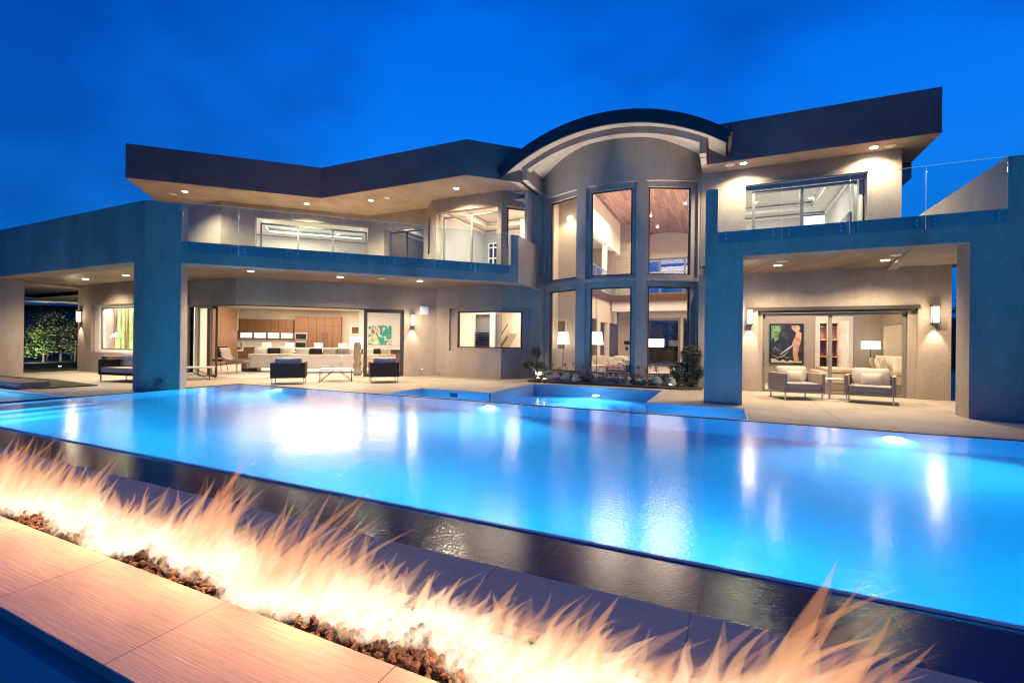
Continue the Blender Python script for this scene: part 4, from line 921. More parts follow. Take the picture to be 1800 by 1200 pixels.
rbox('mattress', bronze_q, bd, (-.02, 0, .42), 2.05, 1.9, .34, .10); rbox('base', taupe, bd, (0, 0, .14), 2.05, 1.85, .26, .04)
rbox('duvet', fab_b, bd, (.35, 0, .60), 1.1, 1.94, .10, .05); rbox('throw', bronze_q, bd, (-.45, 0, .63), .8, 1.96, .10, .05)
for k in range(3):
    rbox('pillow', fab_w, bd, (.82, -.62+k*.62, .86), .20, .58, .44, .05, 0, 0, puff=0); rbox('pillow', fab_b if k != 1 else fab_w, bd, (.58, -.55+k*.55, .82), .42, .16, .38, .05, math.radians(82), -.25, puff=.7)
o = rbox('headboard', mat('headboard_fabric', (.50, .43, .34), .9), bd, (1.08, 0, 1.0), .12, 2.6, 2.0, .03)
floor_lamp((xr-.40, 18.45, .55), 'square shaded bedside lamp at the far side of the bed', .2, .2, .26, .98, (.42, .42))
ns = thing('nightstand', (xr-.4, 18.45, .006), 'small taupe nightstand under the bedside lamp', 'nightstand'); MB().box(-.26, .26, -.24, .24, .04, .54).build('body', taupe, ns); MB().box(-.24, .24, -.245, -.24, .08, .27).box(-.24, .24, -.245, -.24, .29, .50).build('drawer_fronts', walnut, ns)

# upper rooms
def room(name, P, Q, s0, s1, d1, wallm, tray=(.7, .7), cove=False, zr=6.60, ztr=6.86):
    M, _ = frame_of(P, Q); th = .35
    mb = MB().box(s0-.1, s0, th, d1, ZF, ztr, M).box(s1, s1+.1, th, d1, ZF, ztr, M).box(s0-.1, s1+.1, d1, d1+.1, ZF, ztr, M)
    Ip('interior_wall', mb, wallm)
    tx, ty = tray
    c = MB().box(s0, s1, th, th+ty, zr, zr+.04, M).box(s0, s1, d1-ty, d1, zr, zr+.04, M).box(s0, s0+tx, th+ty, d1-ty, zr, zr+.04, M).box(s1-tx, s1, th+ty, d1-ty, zr, zr+.04, M)
    c.box(s0, s1, th, d1, ztr, ztr+.02, M)
    a, b, e, f = s0+tx, s1-tx, th+ty, d1-ty
    for k, (o_, z_) in enumerate(((.0, zr-.05), (-.05, zr-.02))):
        pass
    for w_, zz in ((.09, zr-.09), (.05, zr-.14)):
        c.box(s0, s1, d1-w_, d1-.001, zz, zz+.05, M).box(s0+.001, s0+w_, th, d1, zz, zz+.05, M).box(s1-w_, s1-.001, th, d1, zz, zz+.05, M)
    if not cove:
        for w_, zz in ((.05, zr+.05), (.09, zr+.14)):
            c.box(a, b, f-.0-w_+.09, f+.10, zz, zz+.08, M).box(a-.10, a+w_-.05, e, f, zz, zz+.08, M).box(b-w_+.05, b+.1, e, f, zz, zz+.08, M)
    Ip('interior_ceiling', c, plaster_w)
    if cove:
        k = MB().box(a-.12, a-.08, e, f, zr+.05, zr+.10, M).box(b+.08, b+.12, e, f, zr+.05, zr+.10, M).box(a, b, f+.08, f+.12, zr+.05, zr+.10, M).box(a, b, e-.12, e-.08, zr+.05, zr+.10, M)
        Ip('cove_light', k, cove_e)
    Ip('interior_floor', MB().box(s0, s1, th, d1, ZF+.002, ZF+.01, M), floor_in)
    def light(s, d, pw, sz=(1.2, 1.2)):
        p = M @ Vector((s, d, ztr-.03)); o = lamp('AREA', p, pw, (1, .84, .66), shape=sz); return o
    return M, light
m1, l1 = room('left', *u1, .35, 6.4, 4.6, plaster_w, (.9, .8), True); l1(2.6, 2.6, 110, (2.5, 1.5))
m2_, l2 = room('mid', *u2, .2, 2.9, 3.6, taupe, (.35, .4)); l2(1.4, 2.0, 24)
m4_, l4 = room('suite', *u4, .1, 3.82, 4.2, grey_wall, (.45, .6)); l4(2, 2.2, 110)
m6_, l6 = room('right', *u6, .15, 4.3, 5.2, grey_wall, (.55, .7)); l6(2.2, 2.6, 140)
# glowing doorway panel in the right upper room and french door in the suite
pa = atpl(1413, 381, m6_ @ Vector((0, 5.19, 0)), m6_ @ Vector((1, 5.19, 0))); pb = atpl(1450, 381, m6_ @ Vector((0, 5.19, 0)), m6_ @ Vector((1, 5.19, 0)))
i6 = m6_.inverted(); A = i6 @ pa; B = i6 @ pb
Ip('door_casing', MB().box(A.x-.1, A.x, 5.15, 5.198, ZF, A.z+.1, m6_).box(B.x, B.x+.1, 5.15, 5.198, ZF, A.z+.1, m6_).box(A.x, B.x, 5.15, 5.198, A.z, A.z+.1, m6_), trimw)
Ip('doorway_glow_panel', MB().box(A.x, B.x, 5.185, 5.198, ZF, A.z, m6_), emis('doorway_panel_glow', (1, .86, .70), .95))  # panel glows by itself, standing in for a lit room beyond
pr_ = i6 @ atpl(1500, 372, m6_ @ Vector((4.29, 0, 0)), m6_ @ Vector((4.29, 1, 0)))
Ip('wall_panel', MB().box(4.24, 4.298, 1.2, 2.4, 4.6, 5.55, m6_), blackg)
ya = 4.19; i4 = m4_.inverted()
A = i4 @ atpl(860, 430, m4_ @ Vector((0, ya, 0)), m4_ @ Vector((1, ya, 0))); B = i4 @ atpl(876, 430, m4_ @ Vector((0, ya, 0)), m4_ @ Vector((1, ya, 0)))
fd_ = MB()
for k in range(3): x = A.x+(B.x-A.x)*k/2; fd_.box(x-.03, x+.03, ya-.05, ya-.01, ZF, 6.0, m4_)
for z in (4.3, 4.8, 5.3, 5.8, 6.0): fd_.box(A.x, B.x, ya-.048, ya-.012, z-.03, z+.03, m4_)
Ip('french_door_grid', fd_, trimw); Ip('french_door_pane', MB().box(A.x, B.x, ya-.03, ya-.02, ZF, 6.0, m4_), mat('night_glass', (.01, .02, .07), .1))
tl = i4 @ atpl(790, 452, m4_ @ Vector((0, 2.4, 0)), m4_ @ Vector((1, 2.4, 0))); tp = m4_ @ Vector((tl.x, 2.4, 4.62))
floor_lamp((tp.x, tp.y, 4.55), 'white table lamp behind the balcony door left of the bay', .13, .17, .30, .62)
t = thing('dresser', (tp.x, tp.y, ZF+.01), 'low dresser under the upstairs table lamp', 'dresser'); MB().box(-.7, .7, -.24, .24, .06, .64).build('body', taupe, t)

# ---- lights for the rooms
def room_area(x, y, z, p, sz, c=(1, .80, .60)): return lamp('AREA', (x, y, z), p*1.3, c, shape=sz)
x, y = kpt(-5.5, 29.6); o = room_area(x, y, 3.2, 70, (6, 1.2)); o.rotation_euler = (0, 0, KA)
x, y = kpt(-5, 26); o = room_area(x, y, 3.22, 190, (8, 3)); o.rotation_euler = (0, 0, KA)
x, y = kpt(-3, 22.5); o = room_area(x, y, 3.22, 165, (6, 2.5)); o.rotation_euler = (0, 0, KA)
x, y = kpt(2.5, 27); o = room_area(x, y, 3.22, 70, (3, 2)); o.rotation_euler = (0, 0, KA)
room_area(-9.3, 17.2, 3.2, 70, (2, 1.2)); room_area(-8.6, 20.4, 3.2, 60, (2, 1))
room_area(-3.3, 20.0, 7.2, 230, (3.6, 5)); room_area(-3.2, 26.5, 3.3, 60, (3, 3)); room_area(-3.2, 26.5, 7.0, 70, (3, 3)); room_area(-6.8, 17.4, 6.5, 16, (.8, 1)); room_area(-6.4, 21.5, 3.3, 14, (1, 2)); room_area(-6.8, 21.5, 6.5, 26, (1, 2))
lamp('AREA', (-3.3, 20.5, 4.2), 80, (1, .74, .56), shape=(2.5, 4), aim=(0, 0, 1))
room_area(2.0, 17.2, 3.25, 50, (2.6, 1.6)); room_area((ca+cb)/2, 20.2, 2.5, 60, (.9, 1.0), (1, .84, .68))

# ================================================================== LIGHT FITTINGS
WARM = (1, .78, .50)
ORD = ('first', 'second', 'third', 'fourth', 'fifth', 'sixth', 'seventh', 'eighth', 'ninth', 'tenth', 'eleventh', 'twelfth', 'thirteenth', 'fourteenth', 'fifteenth', 'sixteenth', 'seventeenth')
def downlight(px, py, z, label, group, power, spot=146, r=.085, k=0):
    p = atz(px, py, z); t = thing('ceiling_light', (p.x, p.y, z), label, 'ceiling light', group)
    mb = MB(); n = 24; vs = []; fs = []
    for i in range(n):
        a = 2*math.pi*i/n
        for rr, zz in ((r+.035, -.002), (r+.03, -.010), (r, -.010), (r, -.001)): vs.append((math.cos(a)*rr, math.sin(a)*rr, zz))
    for i in range(n):
        for j in range(3): fs.append((i*4+j, ((i+1) % n)*4+j, ((i+1) % n)*4+j+1, i*4+j+1))
    mb.add(vs, fs).build('trim_ring', trimw, t); MB().disc((0, 0), r-.002, -.009, -.004, 20).build('lens', lamp_e, t)
    lamp('SPOT', (p.x, p.y, z-.03), power*2.5, WARM, .05, aim=(0, 0, -1), spot=spot, blend=.75)
    return p
GU, GL_ = 'downlights in the upper roof soffits', 'downlights in the patio ceilings'
for (px, py), lb, pw in (((325, 336.5), 'leftmost downlight under the upper roof, beside the left roof corner', 170), ((539, 358), 'downlight under the upper roof above the wide diagonal window, left of the inner fascia corner', 200), ((652, 352), 'downlight under the upper roof just right of the inner fascia corner', 200), ((802, 331), 'downlight under the upper roof above the balcony door left of the bay', 230),
        ((1307, 287), 'downlight under the right roof next to the curved bay', 120), ((1536, 259), 'downlight under the right roof near its far right corner', 120)):
    downlight(px, py, ZR, lb, GU, pw*1.25)
for (px, py), lb, pw in (((150.4, 490), 'leftmost downlight in the left wing patio ceiling', 130), ((221.6, 483.6), 'downlight in the left wing ceiling close to the blue corner pillar', 130), ((441, 476.5), 'left downlight in the wood ceiling over the kitchen opening', 150), ((598, 486.5), 'middle downlight in the wood ceiling over the kitchen opening', 150), ((738, 493.6), 'right downlight in the wood ceiling over the kitchen opening', 150),
        ((1367, 466), 'left downlight in the bedroom terrace ceiling', 150), ((1556, 457), 'right downlight in the bedroom terrace ceiling', 150)):
    downlight(px, py, ZS, lb, GL_, pw)
def speaker(px, py, z, label):
    p = atz(px, py, z); o = MB().disc((0, 0), .13, -.012, -.001, 28).disc((0, 0), .115, -.016, -.0125, 28).build('ceiling_speaker', white_pl); o.location = (p.x, p.y, z); tag(o, label, 'speaker', 'round ceiling speakers')
speaker(303, 341, ZR, 'round white ceiling speaker at the left roof corner'); speaker(680, 347.6, ZR, 'round white ceiling speaker between two downlights of the left roof')
speaker(671, 489.6, ZS, 'round white ceiling speaker over the kitchen patio'); speaker(1375, 459, ZS, 'round ceiling speaker behind the left bedroom terrace downlight'); speaker(1577, 448, ZS, 'round ceiling speaker behind the right bedroom terrace downlight')
speaker(1283, 290, ZR, 'round ceiling speaker left of the downlight beside the bay'); speaker(1565, 256.5, ZR, 'round ceiling speaker right of the far right downlight')
# interior ceiling lens dots (each a small recessed light in view)
def dot(p, label, r=.05, nrm=(0, 0, -1)):
    o = MB().disc((0, 0), r, -.012, 0, 16).build('recessed_light', lamp_i); o.location = p; o.rotation_euler = Vector(nrm).to_track_quat('-Z', 'Y').to_euler(); tag(o, label, 'recessed light', 'small recessed lights inside the house')
for (px, py), lb in (((1058.5, 373), 'upper left vault light in the middle bay window'), ((1079.5, 395), 'middle vault light in the middle bay window'), ((1096.5, 412.5), 'lower vault light in the middle bay window'), ((1110, 427.5), 'vault light at the right edge of the middle bay window'), ((1144, 378.5), 'vault light at the left edge of the right bay window'), ((1155.5, 398.5), 'vault light low left in the right bay window'), ((1205, 357.5), 'top right vault light in the right bay window'), ((1212, 382), 'vault light at the right edge of the right bay window'), ((1166, 416), 'vault light closest to the rear gable in the right bay window')):
    d = ray(px, py); t0 = 19.0
    for k in range(400):
        P = CP+d*(t0+k*.05)/1.0
        if P.z >= vz(P.x, 8.15): break
    nx = P.x-VX; nz = math.sqrt(5.9**2-nx*nx); nn = Vector((nx, 0, nz)).normalized()
    dot(P-nn*.03, lb, .06, -nn)
for (px, py), z, lb in (((1426, 348.5), 6.85, 'recessed light in the tray ceiling of the right upper room'), ((1327, 356.5), 6.85, 'recessed light at the left glass edge of the right upper room'), ((861, 394.5), 6.85, 'recessed light in the tray ceiling left of the bay'), ((700, 412.5), 6.85, 'recessed light in the small dim upper room'), ((478.5, 546), 3.24, 'recessed light over the kitchen units'), ((660, 548.5), 3.24, 'recessed light above the green painting'), ((412, 541.5), 3.24, 'recessed light above the range hood'), ((593.5, 412), 6.85, 'recessed light in the cove lit upper room')):
    P = atz(px, py, z); dot(P, lb, .07)
dot(aty(1002, 384, GY-.03), 'bright wall light high in the left bay window', .10, (0, -1, 0))
lamp('SPOT', tuple(aty(1002, 384, GY-.4)), 22, WARM, .05, aim=(0, .4, -1), spot=150)

def sconce(px, Y, zc, label, sx=.15):
    x = aty(px, 555, Y).x; t = thing('wall_lantern', (x, Y, zc), label, 'wall lantern', 'box shaped wall lanterns')
    h = .25; w = sx/2
    MB().box(-w*.5, w*.5, -.03, -.001, -h, h).box(-w-.012, w+.012, -.15, -.0, h-.06, h).box(-w, w, -.14, 0, -h, -h+.025).box(-w-.006, -w+.010, -.145, -.13, -h, h-.06).box(w-.010, w+.006, -.145, -.13, -h, h-.06).build('frame', bronze, t)
    MB().box(-w+.012, w-.012, -.128, -.035, -h+.03, h-.065).build('frosted_glass', frost_e, t)
    lamp('SPOT', (x, Y-.13, zc-h-.03), 40, WARM, .03, aim=(0, .12, -1), spot=66, blend=.7); lamp('POINT', (x, Y-.26, zc+.02), 11, WARM, .10)
    return t
sconce(142.5, 9.65, 2.22, 'box wall lantern beside the bamboo window at the far left')
sconce(1318, 15.30, 2.21, 'box wall lantern left of the bedroom terrace doors'); sconce(1642, 15.30, 2.21, 'box wall lantern right of the bedroom terrace doors')
q = atpl(724.5, 560, *w3); t = sconce(724.5, 15.3, 2.2, 'box wall lantern beside the folded door panel by the kitchen')
inv3 = M3.inverted(); hq = inv3 @ q; t.location = (q.x, q.y, 2.19); t.rotation_euler = (0, 0, math.radians(45))
for l in [o for o in COL.objects if o.type == 'LIGHT'][-2:]:
    off = Vector((.13*D, -.13*D, 0)) if l.data.type == 'SPOT' else Vector((.26*D, -.26*D, 0)); l.location = Vector((q.x, q.y, l.location.z))+off
    if l.data.type == 'SPOT': l.rotation_euler = Vector((-.09, .09, -1)).to_track_quat('-Z', 'Y').to_euler()
# floodlight box, tap and vent on the kitchen wall
def onwall(P, Q, px, py, name, label, cat, builder):
    M, _ = frame_of(P, Q); p = atpl(px, py, P, Q); t = thing(name, (p.x, p.y, p.z), label, cat); t.rotation_euler = (0, 0, math.atan2(Q[1]-P[1], Q[0]-P[0])); builder(t); return t
def flood(t):
    MB().box(-.17, .17, -.05, -.001, -.17, .17).build('backplate', white_pl, t, bevel=.01)
    MB().tube([(.03, -.05, .0), (.03, -.12, .0)], [.12, .115], 24).build('horn', white_pl, t)
onwall(*w3, 745.5, 545.5, 'outdoor_siren', 'white square box with a round face high on the kitchen wall', 'siren', flood)
def tap(t):
    MB().tube([(0, 0, 0), (0, -.09, 0), (0, -.12, -.05)], .018, 10).tube([(-.09, 0, .02), (-.09, -.08, .02), (-.09, -.10, -.03)], .018, 10).build('spout', steel, t); MB().tube([(0, -.06, 0), (0, -.06, .05)], .01, 8).box(-.03, .03, -.07, -.05, .05, .06).build('handle', steel, t)
onwall(*w3, 741.5, 648, 'garden_tap', 'twin outdoor garden taps low on the wall', 'tap', tap)
def vent(t): MB().tube([(0, -.001, 0), (0, -.02, 0)], .05, 20).build('rim', bronze, t); MB().tube([(0, -.0205, 0), (0, -.024, 0)], .035, 20).build('grille', steel, t)
onwall(*w4, 772, 656, 'wall_vent', 'small round vent low on the wall under the corner window', 'vent', vent)
# scupper pipe in the blue corner pillar, camera under the beam
P_, Q_ = PB, PC
def scup(t): MB().tube([(0, .02, .05), (0, -.10, -.02), (0, -.16, -.10)], .045, 14).build('pipe', bronze_l, t)
onwall(PB, PC, 281, 671, 'drain_spout', 'short round drain spout near the foot of the blue corner pillar', 'drain spout', scup)
p = atz(27, 494, ZO); t = thing('security_camera', (p.x, p.y, ZO), 'small black dome security camera under the left wing beam', 'security camera'); MB().disc((0, 0), .07, -.04, 0, 20).build('base', blackm, t)
o = MB().tube([(0, 0, -.04), (0, 0, -.08), (0, 0, -.11), (0, 0, -.125)], [.065, .06, .035, .01], 18).build('dome', blackg, t, smooth=True)

# ================================================================== PATIO FURNITURE
def armchair(loc, rz, label, body, w=.86, d=.82, group=None, cush=(fab_g, fab_b)):
    t = thing('patio_armchair', loc, label, 'armchair', group, rz)   # front faces -Y
    hz, th = .66, .075
    MB().box(-w/2, -w/2+th, -d/2, d/2, .19, hz).build('side_panel', body, t, bevel=.012); MB().box(w/2-th, w/2, -d/2, d/2, .19, hz).build('side_panel', body, t, bevel=.012)
    MB().box(-w/2+th, w/2-th, d/2-th, d/2, .19, hz).build('back_panel', body, t, bevel=.012); MB().box(-w/2+th+.002, w/2-th-.002, -d/2+.01, d/2-th, .19, .27).build('seat_frame', body, t, bevel=.01)
    rbox('seat_cushion', cush[0], t, (0, -.05, .345), w-2*th-.02, d-th-.04, .15, .045); rbox('back_cushion', cush[1], t, (0, d/2-th-.13, .60), w-2*th-.08, .18, .44, .05, 0, -.16, puff=.6); rbox('pillow', cush[1], t, (.02, d/2-th-.28, .55), .42, .13, .30, .04, .06, -.22, puff=.8)
    for sx in (-1, 1):
        for sy in (-1, 1): MB().box(sx*(w/2-.05)-.014, sx*(w/2-.05)+.014, sy*(d/2-.05)-.014, sy*(d/2-.05)+.014, 0, .19).build('leg', steel, t)
    return t
def from_feet(a, b, depth, sgn=1):
    A, B = atz(*a), atz(*b); c = (A+B)/2; u = (B-A); ang = math.atan2(u.y, u.x); n = Vector((-u.y, u.x, 0)).normalized(); c = c+n*depth/2*sgn; return (c.x, c.y, 0), ang, u.length
l, a, ww = from_feet((1380, 702.5), (1446.5, 704), .82); armchair(l, a, 'dark wicker patio armchair with pale cushions on the left, beside the side table', wicker_l, ww+.08, .9, 'pair of armchairs on the bedroom terrace')
FRp = atz(1572.5, 713); a = math.radians(-15); uu_ = Vector((math.cos(a), math.sin(a), 0)); nn_ = Vector((-uu_.y, uu_.x, 0)); cc_ = FRp-uu_*.46+nn_*.42; l = (cc_.x, cc_.y, 0); ww = .92
armchair(l, a, 'dark wicker patio armchair with pale cushions on the right of the bedroom terrace', wicker_l, ww+.06, .9, 'pair of armchairs on the bedroom terrace')
p = atz(1458, 700); t = thing('terrace_side_table', (p.x, p.y, 0), 'round pale side table between the two bedroom terrace armchairs', 'side table'); MB().disc((0, 0), .30, .50, .525, 40).build('table_top', counter, t, bevel=.004); MB().disc((0, 0), .025, .012, .50, 16).build('stem', steel, t); MB().disc((0, 0), .19, 0, .012, 32).build('base', steel, t)
# seen from behind: two dark armchairs facing the kitchen
A, B = atz(475.5, 676), atz(534, 675); u = (B-A); a = math.atan2(u.y, u.x); n = Vector((-u.y, u.x, 0)).normalized(); c = (A+B)/2+n*.46; w_ = u.length
armchair((c.x, c.y, 0), math.radians(45)+math.pi, 'left dark wicker armchair seen from behind in front of the kitchen opening', wicker, w_+.06, .92, 'dark armchairs with their backs to the pool', (fab_b, fab_b))
A, B = atz(651, 673), atz(700, 672.5); c = (A+B)/2+n*.46; w_ = (B-A).length
armchair((c.x, c.y, 0), math.radians(45)+math.pi, 'right dark wicker armchair seen from behind in front of the folded glass door', wicker, w_+.06, .92, 'dark armchairs with their backs to the pool', (fab_b, fab_b))
def cocktail(A, B, dep, label, h=.42):
    u = B-A; a = math.atan2(u.y, u.x); n = Vector((-u.y, u.x, 0)).normalized(); c = (A+B)/2+n*dep/2; w = u.length
    t = thing('coffee_table', (c.x, c.y, 0), label, 'coffee table', None, a)
    MB().box(-w/2, w/2, -dep/2, dep/2, h-.03, h).build('table_top', counter, t, bevel=.004)
    fr = MB(); r = .010
    for sx in (-1, 1):
        for sy in (-1, 1): fr.box(sx*w/2-r, sx*w/2+r, sy*(dep/2-.01)-r, sy*(dep/2-.01)+r, 0, h-.031)
    for sy in (-1, 1): fr.tube([(-w/2, sy*(dep/2-.01), .01), (-.08, sy*(dep/2-.01), h-.05)], r, 6).tube([(w/2, sy*(dep/2-.01), .01), (.08, sy*(dep/2-.01), h-.05)], r, 6)
    fr.build('leg_frame', blackm, t); return t, c
t, c = cocktail(atz(562, 672), atz(618.5, 671), .9, 'low rectangular coffee table with crossed thin legs between the two dark armchairs')
v = thing('glass_vase', (c.x+.1, c.y+.1, .42), 'small clear glass vase on the low coffee table', 'vase'); MB().tube([(0, 0, 0), (0, 0, .14), (0, 0, .22), (0, 0, .26)], [.06, .07, .03, .04], 16).build('vase_body', rail_m, v, smooth=True); MB().tube([(0, 0, .2), (.03, 0, .38)], .006, 6).tube([(.03, 0, .38), (.04, 0, .41), (.045, 0, .43)], [.01, .035, .01], 8).build('flower', white_pl, v)
v = thing('glass_tumbler', (c.x-.12, c.y-.1, .42), 'short glass tumbler beside the vase on the coffee table', 'glass'); MB().tube([(0, 0, 0), (0, 0, .12)], [.045, .05], 16).build('glass_body', rail_m, v, smooth=True)
P1 = Vector((-15.1, 9.05, 0)); P2 = P1+Vector((D, D, 0))*1.25; A = atz(368, 667.5); t, c = cocktail(A-Vector((D, D, 0))*1.6, A, .8, 'low pale coffee table beside the blue corner pillar')
# outdoor sofa on the left wing patio, partly behind the pillar
A, B = atz(183.5, 668.5), atz(230, 672)
t = thing('patio_sofa', (0, 0, 0), 'dark wicker patio sofa with pale cushions under the bamboo window', 'sofa')
t.location = (A.x+.95, A.y+.35, 0); t.rotation_euler = (0, 0, math.radians(8))
MB().box(-.95, -.87, -.42, .42, .20, .68).build('side_panel', wicker, t, bevel=.01); MB().box(.87, .95, -.42, .42, .20, .68).build('side_panel', wicker, t, bevel=.01); MB().box(-.87, .87, .34, .42, .20, .68).build('back_panel', wicker, t, bevel=.01); MB().box(-.868, .868, -.41, .34, .20, .28).build('seat_frame', wicker, t)
rbox('seat_cushion', fab_b, t, (0, -.05, .36), 1.70, .72, .16, .05); rbox('back_cushion', fab_b, t, (-.42, .20, .66), .84, .2, .46, .05, 0, -.15, puff=.6); rbox('back_cushion', fab_b, t, (.42, .20, .66), .84, .2, .46, .05, 0, -.15, puff=.6); rbox('bolster', fab_g, t, (-.80, -.1, .73), .28, .5, .12, .05)
for sx in (-.9, .9):
    for sy in (-.37, .37): MB().box(sx-.014, sx+.014, sy-.014, sy+.014, 0, .20).build('leg', steel, t)
# dark chair inside behind the left glass
t = thing('dining_chair', (-19.6, 12.6, .006), 'dark slatted chair behind the glass left of the kitchen', 'chair', None, .5)
rbox('seat', fab_d, t, (0, 0, .46), .52, .5, .08, .03); rbox('backrest', fab_d, t, (0, .25, .80), .52, .06, .46, .02, 0, -.12)
lg = MB()
for sx in (-1, 1):
    for sy in (-1, 1): lg.tube([(sx*.2, sy*.2, .43), (sx*.26, sy*.26, 0)], .014, 8)
lg.build('legs', bronze, t)

# ================================================================== PLANTS
def leaf_ball(mb, c, r, n, s, rng, squash=1.0, skin=.55):
    for _ in range(n):
        th = rng.random()*6.283; cz = rng.uniform(-1, 1); rr = r*(skin+(1-skin)*rng.random()**.6); q = math.sqrt(1-cz*cz)
        p = Vector((c[0]+rr*q*math.cos(th), c[1]+rr*q*math.sin(th), c[2]+rr*cz*squash))
        R = Matrix.Rotation(rng.random()*6.283, 3, 'Z') @ Matrix.Rotation(rng.uniform(-1.2, 1.2), 3, 'X'); a = s*rng.uniform(.6, 1.3)
        mb.add([p+R @ Vector(v) for v in ((-a*.5, -a*.22, 0), (0, -a*.3, .1*a), (a*.6, 0, 0), (0, a*.3, .1*a), (-a*.5, a*.22, 0))], [(0, 1, 2, 3, 4)])
def topiary(base, balls, label, seed):
    rng = random.Random(seed); t = thing('topiary_tree', base, label, 'topiary')
    tr = MB(); fo = MB()
    for (dx, dy, dz, r) in balls:
        m1 = (dx*.35+rng.uniform(-.05, .05), dy*.4, dz*.35); tr.tube([(0, 0, 0), m1, (dx*.85, dy*.85, dz*.7), (dx, dy, dz)], [.035, .026, .018, .010], 8)
        leaf_ball(fo, (dx, dy, dz), r, int(1300*r*r/.09), .062, rng, 1.0, .35)
    tr.build('trunk', bark, t, smooth=True); fo.build('crown', leafm, t); return t
b1 = atz(943, 671); b2 = atz(1213, 682)
def rel(base, px, py, r):
    p = aty(px, py, base.y); return (p.x-base.x, 0, p.z, r)
topiary((b1.x, b1.y, 0), [rel(b1, 943, 619, .20), rel(b1, 929, 640, .20), rel(b1, 950, 648, .24)], 'cloud pruned shrub with three leaf balls left of the planting bed', 21)
topiary((b2.x, b2.y, 0), [rel(b2, 1216, 624, .34), rel(b2, 1197, 648, .22), rel(b2, 1228, 652, .22), rel(b2, 1207, 664, .15)], 'larger dark cloud pruned shrub beside the right blue pillar', 22)
bed = MB().prism([(-6.2, 14.75), (-1.2, 14.55), (-.6, 14.9), (-.7, 15.9), (-2.0, 15.5), (-3.5, 15.25), (-5.0, 15.5), (-6.2, 16.0)], .001, .06)
struct('planting_bed', bed, soilm)
rng = random.Random(9)
for i in range(16):
    x = -5.9+i*.335; y = 14.95+.22*rng.random()+(.25 if x < -5 else 0); r = .16+.10*rng.random()
    mb = MB(); leaf_ball(mb, (0, 0, r*.75), r, 150, .06, rng, .85, .2)
    for _ in range(3):
        a = rng.uniform(-.12, .12); h = r*2+rng.random()*.22; mb.tube([(0, 0, 0), (a, 0, h)], .004, 4); leaf_ball(mb, (a, 0, h), .06, 14, .05, rng)
    o = mb.build('bedding_plant', leafm); o.location = (x, y, .05)
    tag(o, 'low leafy bedding plant, '+ORD[i]+' from the left in the bed under the curved bay', 'plant', 'low bedding plants under the curved bay')
for i in range(9):
    x = -5.3+i*.48+rng.uniform(-.08, .08)
    if -4.5 < x < -4.0: x -= .25
    bm = bmesh.new(); bmesh.ops.create_icosphere(bm, subdivisions=3, radius=1); 
    for v in bm.verts:
        k = 1+.18*math.sin(v.co.x*4+i)+.14*math.cos(v.co.y*5+i*2)+.12*math.sin(v.co.z*6+i); v.co = Vector((v.co.x*.24*k, v.co.y*.17*k, v.co.z*.17*k))
    me = bpy.data.meshes.new('boulder'); bm.to_mesh(me); bm.free(); me.materials.append(stonem)
    for p_ in me.polygons: p_.use_smooth = True
    o = bpy.data.objects.new('boulder', me); COL.objects.link(o); o.location = (x, 15.12, .13); tag(o, 'pale rough boulder, '+ORD[i]+' from the left among the plants under the curved bay', 'boulder', 'pale boulders in the planting bed')
def uplight(p, label, aim, pw, spot=110):
    t = thing('garden_uplight', p, label, 'garden spotlight', 'small ground uplights')
    MB().disc((0, 0), .02, 0, .07, 12).tube([(0, 0, .06), (0, 0, .15)], [.035, .045], 16).build('housing', bronze, t); MB().disc((0, 0), .04, .150, .156, 16).build('lens', lamp_e, t)
    lamp('SPOT', (p[0], p[1], p[2]+.19), pw, (1, .90, .76), .03, aim=aim, spot=spot, blend=.6)
uplight((b1.x+.12, b1.y-.15, 0), 'ground uplight at the foot of the cloud pruned shrub left of the bed', (.05, .55, 1.1), 90, 110)
uplight((b2.x+.3, b2.y+.35, 0), 'ground uplight beside the right blue pillar behind the cloud pruned shrub', (.0, .25, 1), 260, 110)
uplight((-5.45, 14.42, .005), 'ground uplight among the plants below the left bay pier', (.03, .0, 1), 1500, 30); uplight((-1.45, 14.42, .005), 'ground uplight among the plants below the right bay pier', (-.03, .0, 1), 1500, 30)
uplight((-24.25, 9.2, .05), 'ground spotlight at the corner of the left wing wall', (-.6, .3, .5), 60, 90)

# garden beyond the left wing
def bush(p, r, h, label, m, seed, n=1500, s=.10):
    rng = random.Random(seed); t = thing('garden_shrub', p, label, 'shrub', 'shrubs beyond the left wing'); f = MB()
    for k in range(6): leaf_ball(f, (rng.uniform(-r*.5, r*.5), rng.uniform(-r*.4, r*.4), h*(.25+.6*rng.random())), r*rng.uniform(.35, .6), n//6, s, rng, 1, .3)
    f.build('crown', m, t); MB().tube([(0, 0, 0), (.05, 0, h*.5)], [.05, .02], 8).build('trunk', bark, t)
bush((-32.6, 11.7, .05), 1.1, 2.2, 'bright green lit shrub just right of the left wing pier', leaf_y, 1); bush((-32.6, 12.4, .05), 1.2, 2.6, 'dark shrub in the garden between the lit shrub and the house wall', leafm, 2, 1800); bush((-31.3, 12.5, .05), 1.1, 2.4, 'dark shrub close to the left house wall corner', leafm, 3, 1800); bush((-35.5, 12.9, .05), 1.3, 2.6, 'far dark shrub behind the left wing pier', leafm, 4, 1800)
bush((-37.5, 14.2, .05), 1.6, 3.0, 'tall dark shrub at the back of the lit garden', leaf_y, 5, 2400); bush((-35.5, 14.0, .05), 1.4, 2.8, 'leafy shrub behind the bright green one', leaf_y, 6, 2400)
lamp('SPOT', (-31.0, 10.2, .25), 380, (1, .95, .72), .05, aim=(-.75, 1, .42), spot=85)
nb = thing('neighbouring_house', (-44, 24, 0), 'dim neighbouring house with a railed deck glimpsed beyond the garden', 'house')
